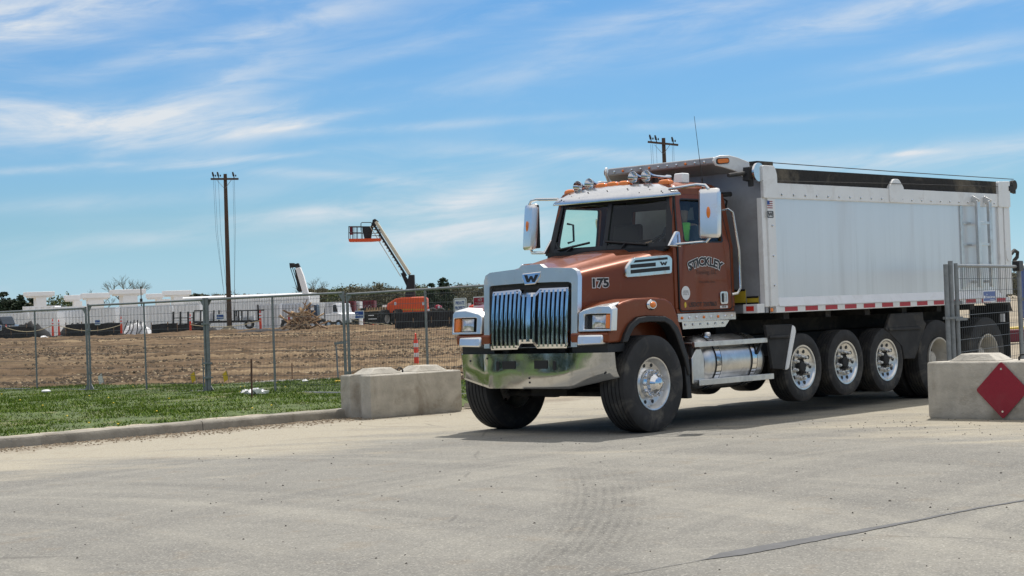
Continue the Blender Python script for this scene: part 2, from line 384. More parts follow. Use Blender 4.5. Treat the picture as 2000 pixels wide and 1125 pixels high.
# --- hood
def hw(x): return .700 + .275 * (x + .56) / 1.40
def hood_sec(x):
    w = hw(x); t = (x + .56) / 1.40; ze = 1.815 + .25 * t; zc = 1.885 + .245 * t
    half = [(0, zc + .004), (.2, zc + .002), (.32, zc - .004), (.35, zc - .012), (.39, zc - .036), (w - .16, ze + .038), (w - .07, ze + .020), (w - .025, ze), (w - .006, ze - .03), (w, ze - .07), (w + .004, 1.6), (w + .004, 1.06)]
    return [(x, -y, z) for y, z in half[:0:-1]] + [(x, y, z) for y, z in half]
b = MB().loft([hood_sec(x) for x in (-.625, -.45, -.2, .1, .4, .65, .835)])
hood = part(b, 'hood', PAINT, ang=38)
# fenders
OUT = [(-.69, 1.035), (-.70, 1.14), (-.60, 1.20), (-.575, 1.43), (-.40, 1.482), (-.2, 1.515), (.165, 1.52), (.36, 1.505), (.46, 1.465), (.53, 1.40), (.59, 1.28), (.655, 1.12), (.735, .83)]
ARC = [(.69, .82), (.575, 1.06), (.52, 1.16), (.41, 1.24), (.30, 1.285), (.0, 1.30), (-.19, 1.288), (-.32, 1.22), (-.40, 1.12), (-.45, 1.035)]
for s in (1, -1):
    y0, y1 = sorted((s * .62, s * 1.17))
    fd = part(MB().prism(OUT + ARC, y0, y1), 'fender', PAINT, bev=.035, seg=3, ang=50)
    fl = [(-.485, 1.03), (-.43, 1.13), (-.345, 1.225), (-.2, 1.30), (0, 1.315), (.3, 1.30), (.42, 1.255), (.53, 1.17), (.59, 1.07), (.70, .83), (.735, .62)]
    fi = [(-.40, 1.03), (-.345, 1.11), (-.275, 1.185), (-.17, 1.235), (0, 1.245), (.28, 1.235), (.375, 1.195), (.46, 1.115), (.51, 1.03), (.625, .80), (.69, .60)]
    y0, y1 = sorted((s * 1.06, s * 1.215))
    part(MB().prism(fl + fi[::-1], y0, y1), 'wheel_arch_flare', BLACK, bev=.012)
    part(MB().hexa([(.66, s * .82, .34), (.75, s * .82, .34), (.75, s * 1.21, .34), (.66, s * 1.21, .34), (.65, s * .82, .85), (.72, s * .82, .85), (.72, s * 1.19, .85), (.65, s * 1.19, .85)]), 'mud_flap', BLACK, bev=.01)
    ml = part(MB().lathe([(0, 0), (.072, 0), (.078, .012), (.06, .03), (.05, .03), (0, .03)], ax='y', n=24).xf(lambda v: Vector((v.x * 1.15 + .093, s * (v.y + 1.168), v.z * .78 + 1.437))), 'fender_marker', CHROME)
    part(MB().ball((.093, s * 1.195, 1.437), (.055, .025, .037), 14, 8), 'lens', AMBER, ml)
    # headlight: chrome bezel with lens and turn signal
    P = lambda x, y, z: (x, s * y, z)
    b = MB()
    zt0, zt1 = 1.395, 1.445
    o = [(.745, 1.165), (1.225, 1.165), (1.225, 1.41), (1.19, 1.44), (1.02, 1.445), (.80, 1.40), (.745, 1.37)]
    i = [(.83, 1.188), (1.203, 1.188), (1.203, 1.355), (1.12, 1.358), (1.02, 1.358), (.86, 1.358), (.83, 1.35)]
    b.ring([(s * a, c) for a, c in o], [(s * a, c) for a, c in i], -.70, -.60, 'yz')
    b.hexa([P(-.70, .745, 1.373), P(-.70, 1.215, 1.412), P(-.50, 1.175, 1.470), P(-.50, .74, 1.40), P(-.69, .80, 1.405), P(-.69, 1.18, 1.448), P(-.50, 1.165, 1.485), P(-.50, .80, 1.45)])
    TL = lambda v: Vector((v.x + .11 * (v.z - 1.165), v.y, v.z))
    hl = part(b.xf(TL), 'headlight', CHROMEW, bev=.012)
    part(MB().box(-.63, -.615, min(s * .80, s * 1.21), max(s * .80, s * 1.21), 1.185, 1.36).xf(TL), 'reflector', BLACK, hl)
    b = MB()
    for k in range(9):
        for j in range(6): pass
    b.loft([[(-.655 - .022 * math.cos(math.pi * (u - .5)) * math.cos(math.pi * (w - .5)), s * (.912 + .20 * u), 1.198 + .145 * w) for w in [q / 6 for q in range(7)]] for u in [q / 6 for q in range(7)]])
    part(b.xf(TL), 'lens', LENS, hl)
    part(MB().box(-.688, -.60, min(s * 1.120, s * 1.200), max(s * 1.120, s * 1.200), 1.192, 1.352).xf(TL), 'turn_signal', AMBER, hl, bev=.02, seg=3)
    part(MB().hexa([P(-.735, .745, 1.01), P(-.725, 1.10, 1.02), P(-.55, 1.10, 1.02), P(-.55, .745, 1.01), P(-.715, .745, 1.125), P(-.705, 1.105, 1.125), P(-.56, 1.105, 1.168), P(-.56, .745, 1.168)]), 'headlight_step', CHROMEW, bev=.018)
    part(MB().box(-.64, -.35, min(s * .6, s * 1.12), max(s * .6, s * 1.12), .93, 1.02), 'splash_guard', BLACK)
# --- grille surround, grille, emblem
o = [(-.715, .995), (-.725, 1.78), (-.700, 1.845), (-.63, 1.878), (-.30, 1.897), (-.185, 1.902), (-.125, 1.945), (.155, 1.945), (.215, 1.902), (.33, 1.897), (.63, 1.882), (.70, 1.85), (.725, 1.78), (.715, .995), (.60, .995), (.575, .995)]
i = [(-.63, .997), (-.635, 1.70), (-.63, 1.715), (-.60, 1.725), (-.3, 1.733), (-.185, 1.735), (-.125, 1.736), (.155, 1.736), (.215, 1.735), (.33, 1.735), (.58, 1.728), (.618, 1.718), (.632, 1.70), (.626, .997), (.62, .9965), (.60, .9965)]
TILT = lambda v: Vector((v.x + .060 * (v.z - 1.0) - .025, v.y, v.z))
part(MB().ring(o, i, -.665, -.595, 'yz').xf(TILT), 'grille_surround', CHROMEW, bev=.028, seg=4, ang=45)
part(MB().box(-.60, -.56, -.66, .66, .99, 1.80), 'radiator', BLACK)
part(MB().box(-.615, -.60, -.56, .56, 1.66, 1.70).box(-.615, -.60, -.1, .14, 1.60, 1.64), 'radiator_shell', BLACKM)
b = MB()
TOPS = [(-.585, 1.652), (-.165, 1.668), (-.115, 1.624), (.095, 1.624), (.145, 1.668), (.58, 1.668)]
BOT = [(.572, .985), (.125, .985), (.065, 1.045), (-.125, 1.045), (-.18, .978), (-.595, .975)]
def gtop(y):
    for (a, za), (c, zc) in zip(TOPS, TOPS[1:]):
        if a <= y <= c: return za + (zc - za) * (y - a) / (c - a)
    return 1.66
def gbot(y):
    q = BOT[::-1]
    for (a, za), (c, zc) in zip(q, q[1:]):
        if a <= y <= c: return za + (zc - za) * (y - a) / (c - a)
    return .98
def strip(P, w, sgn):
    for (a, za), (c, zc) in zip(P, P[1:]):
        b.hexa([(-.70, a, za), (-.70, c, zc), (-.655, c, zc), (-.655, a, za), (-.705, a, za + sgn * w), (-.705, c, zc + sgn * w), (-.655, c, zc + sgn * w), (-.655, a, za + sgn * w)])
strip(TOPS, .045, -1); strip(BOT, .045, 1)
bars = [-.566 + .0675 * k for k in range(7)] + [-.094, .072] + [.160 + .0675 * k for k in range(7)]
for y in bars:
    z0, z1 = gbot(y) + .02, gtop(y) - .02; w = .0165
    b.loft([[(-.655, y - w, z), (-.695, y - w, z), (-.712, y - w * .45, z), (-.712, y + w * .45, z), (-.695, y + w, z), (-.655, y + w, z)] for z in [z0 + (z1 - z0) * k / 6 for k in range(7)]], caps=True, closed=True)
y, w = -.011, .036
b.loft([[(-.655, y - w, z), (-.70, y - w, z), (-.716, y, z), (-.70, y + w, z), (-.655, y + w, z)] for z in [gbot(y) + .02 + (gtop(y) - gbot(y) - .04) * k / 6 for k in range(7)]], caps=True, closed=True)
BARC = lambda v: Vector((v.x + .060 * max(0, (v.z - 1.0) / .67) ** 2.2, v.y, v.z))
grille = part(b.xf(BARC), 'grille', CHROME, ang=25)
many('rivet', MB().ball((0, 0, 0), (.004, .008, .008), 8, 4), DECALK, grille, [tuple(BARC(Vector((-.706, y, z)))) for y, z in ((-.56, 1.632), (-.2, 1.648), (.17, 1.648), (.56, 1.648), (-.56, .995), (-.2, 1.0), (.14, 1.005), (.55, 1.005))])
EMT = lambda v: Vector((v.x + .050 + .14 * (v.z - 1.787), v.y, v.z))
em = part(MB().prism([(-.118, 1.848), (.178, 1.862), (.163, 1.80), (.10, 1.718), (-.068, 1.712), (-.112, 1.785)], -.705, -.64, 'yz').xf(EMT), 'emblem', CHROME, bev=.012, seg=3)
part(MB().hexa([(-.70, -.02, 1.872), (-.70, .13, 1.878), (-.60, .12, 1.90), (-.60, -.01, 1.90), (-.69, -.0, 1.905), (-.69, .11, 1.908), (-.60, .11, 1.915), (-.60, .0, 1.915)]).xf(EMT), 'emblem_cap', REDLENS, em)
WPOLY = [(-1, .8), (-.55, .8), (-.36, -.15), (-.14, .55), (.14, .55), (.36, -.15), (.55, .8), (1, .8), (.56, -.85), (.22, -.85), (0, -.1), (-.22, -.85), (-.56, -.85)]
part(MB().prism([(.031 + .110 * u, 1.787 + .052 * v) for u, v in WPOLY], -.7075, -.700, 'yz').xf(EMT), 'emblem_letter', DECALK, em)
# --- bumper: one polished sheet, swept back at the ends, slightly dented
def bump_pt(u, w):
    y = -1.18 + 2.36 * u; a = abs(y)
    k = max(0, (a - .60) / .58)
    x = -.735 + .10 * k ** 1.3 + .05 * max(0, (a - 1.08) / .1) ** 2
    zb = .530 + .115 * k; z = zb + (.928 - zb) * w
    x += .046 * max(0, (.50 - w) / .50) ** 2.3 * (.04 + .96 * max(0, min(1, (y + .25) / 1.2)) ** 1.4) + .010 * max(0, w - .45) - .030 * min(1, k) * (w - .5)
    n = noise.noise(Vector((y * 1.4, z * .8, 4.2))) * .014 + noise.noise(Vector((y * 5, z * 6, 9))) * .0016
    x += n - .018 * math.exp(-((y + .60) / .05) ** 2) * (.3 + .7 * w)
    return (x, y, z)
b = MB(); NU, NV = 72, 14
rows = []
for q in range(NU + 1):
    u = q / NU; r = [bump_pt(u, p / NV) for p in range(NV + 1)]
    x, y, z = r[-1]; r += [(x + .02, y, z + .006), (x + .075, y, z + .006)]
    x, y, z = r[0]; r = [(x + .07, y, z - .002), (x + .012, y, z - .006)] + r
    rows.append(r)
b.loft(rows)
bumper = part(b, 'bumper', CHROMEB, ang=60)
def bx(y, z):
    return bump_pt((y + 1.18) / 2.36, (z - .53) / .398)[0]
for y0, y1, z0, z1 in ((-.385, -.185, .755, .845), (.10, .30, .755, .85)): part(MB().box(bx((y0 + y1) / 2, .8) - .006, -.66, y0, y1, z0, z1), 'tow_opening', DECALK, bumper)
for y in (-.465, .405):
    part(MB().prism(rrect([(y - .022, .735), (y + .022, .735), (y + .022, .845), (y - .022, .845)], .02), bx(y, .8) - .006, -.66, 'yz'), 'slot', DECALK, bumper)
many('bolt', MB().ball((0, 0, 0), (.008, .013, .013), 8, 4), DECALK, bumper, [(bx(y, z) - .003, y, z) for y, z in ((-.95, .85), (.02, .60), (.02, .65), (1.08, .70), (-.62, .88))])
# --- chassis
b = MB()
for s in (1, -1): b.box(-.62, 8.5, s * .43 - .045, s * .43 + .045, .72, 1.0)
for x in (-.4, .9, 2.0, 3.55, 4.55, 5.6, 7.2, 8.3): b.box(x - .06, x + .06, -.385, .385, .75, .97)
b.box(2.2, 8.4, -.52, .52, 1.02, 1.22); b.box(-.56, .85, -.55, .55, .62, 1.02)
for x in (3.05, 4.05, 5.06): b.beam((x, -1.0, .60), (x, 1.0, .60), .14, .14)
for x in (6.47, 7.9): b.tube((x, -.95, .54), (x, .95, .54), .11, n=10); b.ball((x, 0, .54), .24)
for s in (1, -1): b.beam((6.2, s * .5, .72), (8.2, s * .5, .72), .1, .14); b.beam((-.55, s * .45, .66), (.6, s * .45, .66), .09, .09)
for s in (1, -1):
    for k in range(6): b.box(2.7 + k * .95, 2.82 + k * .95, min(s * .52, s * 1.2), max(s * .52, s * 1.2), 1.20, 1.29)
chassis = part(b, 'chassis', FRAME)
b = MB().beam((.03, -.95, .46), (.03, .95, .46), .12, .10).tube((-.18, -.8, .44), (-.18, .85, .44), .03).box(-.35, .2, -.3, .25, .42, .64)
for k in range(7): b.ball((-.45 + .1 * (k % 3), -.35 + .11 * k, .55), .06)
part(b, 'front_axle', FRAME)
# --- wheels
def tyre(mb, r, w, rin, grooves, tread=.012):
    h = w / 2; P = [(rin, -h * .82), (rin + .02, -h * .9), (rin + (r - rin) * .5, -h), (r - .05, -h * .97), (r - .016, -h * .88), (r - .004, -h * .84)]
    xs = [-h * .82 + 2 * h * .82 * k / (grooves + 1) for k in range(grooves + 2)]
    for k in range(1, grooves + 1):
        g = xs[k]; P += [(r, g - .007), (r - tread, g - .005), (r - tread, g + .005), (r, g + .007)]
    P += [(r - .004, h * .84), (r - .016, h * .88), (r - .05, h * .97), (rin + (r - rin) * .5, h), (rin + .02, h * .9), (rin, h * .82)]
    return mb.lathe(P, ax='y', n=56)
def holes(rim, n, rad, r, y):
    many('hand_hole', MB().lathe([(0, .001), (r, .001), (r, -.01), (0, -.01)], ax='y', n=12), DECALK, rim, [(rad * math.cos(2 * math.pi * k / n), y, rad * math.sin(2 * math.pi * k / n)) for k in range(n)])
def nuts(rim, m, n, rad, r, y, L, ph=0):
    many('wheel_nut', MB().lathe([(r * 1.25, 0), (r * 1.25, L * .35), (r, L * .4), (r, L * .75), (r * .6, L), (0, L)], ax='y', n=10), m, rim, [(rad * math.cos(2 * math.pi * k / n + ph), y, rad * math.sin(2 * math.pi * k / n + ph)) for k in range(n)], ang=40)
# steer wheel
def steer_wheel():
    rim = part(MB().lathe([(.305, -.15), (.285, -.14), (.28, .10), (.290, .155), (.302, .165), (.300, .175), (.285, .172), (.262, .13), (.245, .095), (.19, .088), (.165, .105), (.16, .13), (0, .13)], ax='y', n=48), 'wheel', RIMALU, ang=28)
    part(tyre(MB(), .548, .40, .295, 5), 'tyre', RUBBER, rim, ang=28)
    holes(rim, 10, .215, .022, .094)
    h = MB().lathe([(.16, .10), (.155, .145), (.125, .155), (.115, .16), (.108, .20), (.07, .245), (.02, .262), (0, .262)], ax='y', n=32)
    part(h, 'hub_cap', CHROME, rim, ang=28)
    nuts(rim, CHROME, 10, .138, .017, .145, .07)
    return rim
def place_wheel(proto, x, s, y, z, first):
    r = proto if first else dup(proto, (0, 0, 0), parent=truck)
    r.location = (-x, s * y, z); r.rotation_euler = (0, 0, 0 if s > 0 else math.pi)
    return r
sw = steer_wheel(); place_wheel(sw, .03, 1, 1.045, .548, True); place_wheel(sw, .03, -1, 1.045, .548, False)
def lift_wheel():
    rim = part(MB().lathe([(.285, -.12), (.265, -.11), (.26, .06), (.270, .115), (.283, .122), (.280, .130), (.262, .128), (.25, .108), (.235, .10), (.15, .082), (.118, .080), (.115, .02), (0, .02)], ax='y', n=44), 'wheel', RIMALU, ang=28)
    part(tyre(MB(), .428, .29, .278, 4), 'tyre', RUBBER, rim, ang=28)
    holes(rim, 10, .205, .025, .0975)
    part(MB().lathe([(.117, .02), (.112, .07), (.075, .075), (.072, .12), (.055, .132), (0, .132)], ax='y', n=24), 'hub', BLACKM, rim, ang=28)
    nuts(rim, ALU, 8, .142, .022, .084, .062, .2)
    return rim
lw = lift_wheel()
for k, (x, z) in enumerate(((3.075, .585), (4.075, .60), (5.09, .588))):
    for s in (1, -1): place_wheel(lw, x, s, 1.085, z, k == 0 and s == 1)
def drive_wheel():
    rim = part(MB().lathe([(.30, -.10), (.283, -.09), (.275, .10), (.285, .135), (.300, .140), (.297, .148), (.280, .146), (.268, .12), (.262, -.02), (.245, -.10), (.12, -.115), (.115, -.05), (.10, .02), (.06, .05), (0, .055)], ax='y', n=44), 'wheel', RIMWHITE, ang=28)
    part(tyre(MB(), .542, .275, .292, 4), 'tyre', RUBBER, rim, ang=28)
    holes(rim, 10, .2, .026, -.085)
    nuts(rim, RIMALU, 10, .155, .017, -.11, .05)
    part(tyre(MB(), .542, .275, .27, 4).xf(lambda v: v - Vector((0, .31, 0))), 'inner_tyre', RUBBER, rim, ang=28)
    return rim
dw = drive_wheel()
for k, x in enumerate((6.475, 7.90)):
    for s in (1, -1): place_wheel(dw, x, s, 1.085, .542, k == 0 and s == 1)
# --- cab
def cy(z): return 1.0 - max(0, z - 2.12) * .19
b = MB()
b.box(.80, 1.955, -.995, .995, 1.325, 1.375)                                     # floor
bo = [(-.995, 1.375), (-1.0, 2.12), (-.885, 2.76), (.885, 2.76), (1.0, 2.12), (.995, 1.375)]
bi = [(-.48, 2.26), (-.50, 2.40), (-.48, 2.62), (.48, 2.62), (.50, 2.40), (.48, 2.26)]
b.ring(bo, bi, 1.895, 1.955, 'yz')
for s in (1, -1):
    b.hexa([(1.885, s * .95, 1.375), (1.955, s * .95, 1.375), (1.955, s * 1.003, 1.375), (1.885, s * 1.003, 1.375), (1.885, s * .95, 2.12), (1.955, s * .95, 2.12), (1.955, s * 1.003, 2.12), (1.885, s * 1.003, 2.12)])
    b.hexa([(1.885, s * .95, 2.12), (1.955, s * .95, 2.12), (1.955, s * 1.003, 2.12), (1.885, s * 1.003, 2.12), (1.83, s * .83, 2.80), (1.90, s * .83, 2.80), (1.90, s * .875, 2.80), (1.83, s * .875, 2.80)])
    b.hexa([(.79, s * .90, 1.375), (.84, s * .90, 1.375), (.84, s * .995, 1.375), (.79, s * .985, 1.375), (.79, s * .90, 2.10), (.84, s * .90, 2.10), (.84, s * .995, 2.10), (.79, s * .985, 2.10)])
    b.hexa([(.79, s * .925, 2.09), (.89, s * .94, 2.09), (.89, s * .998, 2.09), (.79, s * .985, 2.09), (.945, s * .83, 2.77), (1.03, s * .83, 2.77), (1.03, s * .882, 2.77), (.945, s * .872, 2.77)])
b.hexa([(.79, -.9, 1.375), (.83, -.9, 1.375), (.83, .9, 1.375), (.79, .9, 1.375), (.79, -.9, 2.08), (.83, -.9, 2.08), (.83, .9, 2.08), (.79, .9, 2.08)])
cab = part(b, 'cab', PAINT, bev=.008)
secs = []
for x, dz, k in ((.935, -.03, .97), (.96, .02, .985), (1.05, .04, 1), (1.5, .05, 1), (1.80, .045, .99), (1.90, .02, .97), (1.94, -.04, .95)):
    w = .90 * k; secs.append([(x, -w, 2.735), (x, -w, 2.785 + dz * .5), (x, -w + .05, 2.825 + dz * .8), (x, -w + .14, 2.845 + dz), (x, 0, 2.865 + dz), (x, w - .14, 2.845 + dz), (x, w - .05, 2.825 + dz * .8), (x, w, 2.785 + dz * .5), (x, w, 2.735)])
part(MB().loft(secs, caps=True, closed=True), 'roof', PAINT, ang=40)
part(MB().box(.93, 1.9, -.82, .82, 2.70, 2.734), 'headliner', SEAT, cab)
part(MB().ring([(y * .96, z) for y, z in bo], bi, 1.878, 1.8935, 'yz'), 'back_liner', SEAT, cab)
part(MB().box(.70, .86, -.93, .93, 2.085, 2.118).box(.70, .84, -.9, .9, 2.06, 2.085), 'cowl', BLACK)
# windscreen
def ws(y, t, d=0): # t 0 bottom .. 1 top
    c = 1 - min(1, abs(y) / .95)
    return (.80 + .165 * t - .075 * c + d, y, 2.118 + .645 * t)
def wsq(ya, yb, yc, yd, t0, t1, d0, d1):
    return [ws(ya, t0, d0), ws(yb, t0, d0), ws(yb, t0, d1), ws(ya, t0, d1), ws(yc, t1, d0), ws(yd, t1, d0), ws(yd, t1, d1), ws(yc, t1, d1)]
b = MB()
b.hexa(wsq(-.03, .03, -.03, .03, 0, 1, -.012, .03))
for s in (1, -1):
    b.hexa(wsq(*sorted((s * .965, s * .875)), *sorted((s * .885, s * .795)), 0, 1, -.01, .03))
    b.hexa(wsq(*sorted((s * .875, s * .03)), *sorted((s * .865, s * .03)), 0, .075, -.01, .03))
    b.hexa(wsq(*sorted((s * .79, s * .03)), *sorted((s * .79, s * .03)), .86, 1, -.01, .03))
    for q in range(3):                                                               # rounded lower corner
        b.prism([(s * .875, .075), (s * (.875 - .10 + .035 * q), .075), (s * .875, .075 + .15 - .05 * q)], 0, 1, 'xy').xf(lambda v: Vector(ws(v.x - .06 * max(0, v.y - .1) * s, v.y, -.008 + .03 * v.z)), start=len(b.v) - 6)
wf = part(b, 'windscreen_frame', BLACK)
for s in (1, -1):
    b = MB(); b.hexa(wsq(*sorted((s * .89, s * .02)), *sorted((s * .81, s * .02)), .04, .93, .006, .012)); part(b, 'windscreen', GLASS)
for y0, y1, y2 in ((-.55, -.78, -.25), (.35, .62, .02)):
    b = MB().tube(ws(y0 - .1, -.02, -.03), ws((y1 + y2) / 2, .11, -.035), .012).tube(ws(y1, .05, -.03), ws(y2, .15, -.03), .014)
    part(b, 'wiper', DECALK)
# visor
lo = [(.955, -1.0, 2.715), (.86, -.76, 2.705), (.80, -.4, 2.70), (.785, 0, 2.70), (.80, .4, 2.70), (.86, .76, 2.705), (.955, 1.0, 2.715)]
hi = [(1.0, -.87, 2.835), (.955, -.70, 2.865), (.93, -.38, 2.885), (.925, 0, 2.893), (.93, .38, 2.885), (.955, .70, 2.865), (1.0, .87, 2.835)]
b = MB().loft([lo, [(p[0] - .004, p[1], p[2] + .018) for p in lo], [((p[0] + q[0]) / 2 - .022, (p[1] + q[1]) / 2, (p[2] + q[2]) / 2 + .012) for p, q in zip(lo, hi)], hi, [(p[0] + .05, p[1] * .97, p[2] + .004) for p in hi]])
visor = part(b, 'sun_visor', STEEL, ang=50)
b = MB()
for k in range(6):
    y = -.78 + .312 * k; a = abs(y)
    b.ball((.80 + .06 * a ** 2 + .028, y, 2.772), (.008, .01, .01), 8, 4); b.ball((.855 + .05 * a ** 2, y + .12, 2.835), (.01, .01, .008), 8, 4)
part(b, 'visor_screws', DECALK, visor)
# horns and roof lamps
for y, z in ((-.60, 2.925), (-.415, 2.945), (.275, 2.975), (.475, 2.975)):
    b = MB().lathe([(0, .10), (.045, .07), (.074, 0), (.071, -.006), (.062, .03), (.034, .10), (.022, .2), (.018, .38), (.03, .40), (.03, .47), (0, .47)], ax='x', n=22).xf(lambda v: v + Vector((.97, y, z)))
    hn = part(b, 'air_horn', CHROME, ang=40)
    part(MB().box(1.12, 1.18, y - .02, y + .02, 2.84, z - .015).box(1.35, 1.4, y - .02, y + .02, 2.86, z - .02), 'bracket', BLACK, hn)
for y, z in ((-.745, 2.872), (-.235, 2.915), (-.06, 2.918), (.115, 2.915), (.735, 2.885)):
    b = MB().loft([[(1.0 + dx * q, y + dy * q, z + h) for dx, dy in ((-.03, -.08), (-.045, 0), (-.03, .08), (.06, .085), (.10, 0), (.06, -.085))] for q, h in ((1, -.03), (1, .0), (.85, .02), (.45, .032))], caps=True, closed=True)
    part(b, 'marker_lamp', AMBER, bev=.006)
part(MB().hexa([(1.25, .66, 2.88), (1.40, .66, 2.88), (1.40, .80, 2.88), (1.25, .80, 2.88), (1.27, .67, 3.0), (1.40, .67, 3.0), (1.40, .80, 3.0), (1.27, .80, 3.0)]), 'work_lamp', CONTW, bev=.012)
part(MB().tube((1.49, .93, 2.74), (1.465, .94, 2.93), .010).path([(1.465, .94, 2.93), (1.40, .955, 3.2), (1.285, .99, 3.66)], .0045, 6, r2=.0025), 'antenna', DECALK)
# doors
for s in (1, -1):
    do = rrect([(.85, 1.355), (1.875, 1.355), (1.868, 2.12), (1.815, 2.765), (.985, 2.765), (.856, 2.12)], .045)
    di = rrect([(.985, 2.16), (1.755, 2.16), (1.752, 2.3), (1.725, 2.675), (1.035, 2.675), (.995, 2.3)], .045)
    bend = lambda v: Vector((v.x, s * (v.y + cy(v.z)), v.z))
    b = MB().ring(do, di, -.045, .014)
    dr = part(b.xf(bend), 'door', PAINT, bev=.006, ang=50)
    part(MB().path([bend(Vector((x, .004, z))) for x, z in rrect([(.842, 1.345), (1.885, 1.345), (1.878, 2.12), (1.825, 2.775), (.975, 2.775), (.846, 2.12)], .05)], .009, 6, closed=True), 'door_seal', DECALK, dr)
    part(MB().path([bend(Vector((x, .002, z))) for x, z in di], .014, 6, closed=True), 'window_seal', DECALK, dr)
    part(MB().prism(rrect([(.98, 2.155), (1.76, 2.155), (1.73, 2.68), (1.03, 2.68)], .05), -.028, -.022).xf(bend), 'window', CLEARGLASS if s > 0 else GLASS, dr)
    part(MB().ring(rrect([(1.625, 1.415), (1.775, 1.415), (1.775, 1.565), (1.625, 1.565)], .03), rrect([(1.645, 1.435), (1.755, 1.435), (1.755, 1.545), (1.645, 1.545)], .02), .012, .03).xf(bend), 'door_handle', CHROME, dr)
    part(MB().box(1.645, 1.70, .013, .017, 1.435, 1.545).xf(bend), 'handle_recess', DECALK, dr)
    part(MB().box(1.70, 1.755, .013, .026, 1.435, 1.545).xf(bend), 'handle_paddle', ALU, dr)
    if s > 0:
        DY = .0152
        pl = lambda x0, z0, d: (lambda u, w: (x0 + u, cy(z0 + w) + d, z0 + w))
        part(letters(MB(), 'STICKLEY', .135, pl(1.36, 1.925, DY + .001), off=.0135, width=.725, arc=.85), 'lettering_outline', DECALW, dr, ang=None)
        part(letters(MB(), 'STICKLEY', .135, pl(1.36, 1.925, DY + .003), off=.0055, width=.70, arc=.85), 'lettering', DECALK, dr, ang=None)
        part(letters(MB(), 'Trucking, LLC', .072, pl(1.38, 1.80, DY + .001), shear=.25, width=.42), 'lettering', DECALD, dr, ang=None)
        part(letters(MB(), 'Woodville, Ohio', .036, pl(1.39, 1.685, DY + .001), width=.32), 'lettering', DECALD, dr, ang=None)
        part(letters(MB(), 'USDOT 2507863', .075, pl(1.285, 1.418, DY + .001), off=.001, width=.55), 'lettering', DECALK, dr, ang=None)
        part(MB().lathe([(0, .004), (.082, .004), (.082, 0), (0, 0)], ax='y', n=28).xf(lambda v: v + Vector((.955, cy(1.5) + .0145, 1.56))), 'round_sticker', DECALW, dr)
        b = letters(MB(), 'CERTIFIED', .022, pl(.955, 1.58, .0195)); letters(b, 'LOCAL 18', .026, pl(.955, 1.545, .0195)); b.box(.895, 1.015, 1.019, 1.0197, 1.563, 1.566)
        part(b, 'sticker_print', DECALK, dr, ang=None)
        part(MB().lathe([(0, .002), (.026, .002), (.026, 0), (0, 0)], ax='y', n=16).xf(lambda v: Vector((v.x * .8 + .94, v.y + 1.0145, v.z * 1.35 + 1.42))), 'shield_sticker', YELLOW, dr)
        b = MB().box(1.63, 1.785, 1.0142, 1.0165, 1.365, 1.395); part(b, 'maker_plate', DECALW, dr)
        part(letters(MB(), '4700 SF', .028, pl(1.707, 1.38, .0172), off=.001), 'maker_plate_print', DECALK, dr, ang=None)
# hood lettering and vents
def hs(x0, z0, d): return lambda u, w: (x0 + u, hw(x0 + u) + .004 + d, z0 + w)
part(letters(MB(), '175', .135, hs(-.30, 1.70, .0015), off=.014, width=.25), 'lettering_outline', DECALW, hood, ang=None)
part(letters(MB(), '175', .135, hs(-.30, 1.70, .0035), off=.006, width=.235), 'lettering', DECALK, hood, ang=None)
for s in (1, -1):
    sk = lambda v: Vector((v.x, s * (hw(v.x) + .004 + v.y), v.z))
    o = rrect([(.055, 1.755), (.745, 1.792), (.758, 1.975), (.70, 2.012), (.185, 1.985), (.055, 1.865)], .03)
    vent = part(MB().prism(o, -.01, .028).xf(sk), 'hood_vent', CHROME, bev=.010)
    b = MB().prism([(.17, 1.925), (.20, 1.955), (.68, 1.985), (.685, 1.957)], .0265, .030).prism([(.125, 1.862), (.125, 1.905), (.50, 1.925), (.50, 1.880)], .0265, .030).prism([(.125, 1.80), (.125, 1.843), (.71, 1.878), (.71, 1.833)], .0265, .030)
    part(b.xf(sk), 'vent_slots', DECALK, vent)
    part(MB().prism([(.62 + .055 * u, 1.912 + .026 * w) for u, w in WPOLY], .0265, .0305).xf(sk), 'vent_letter', DECALK, vent)
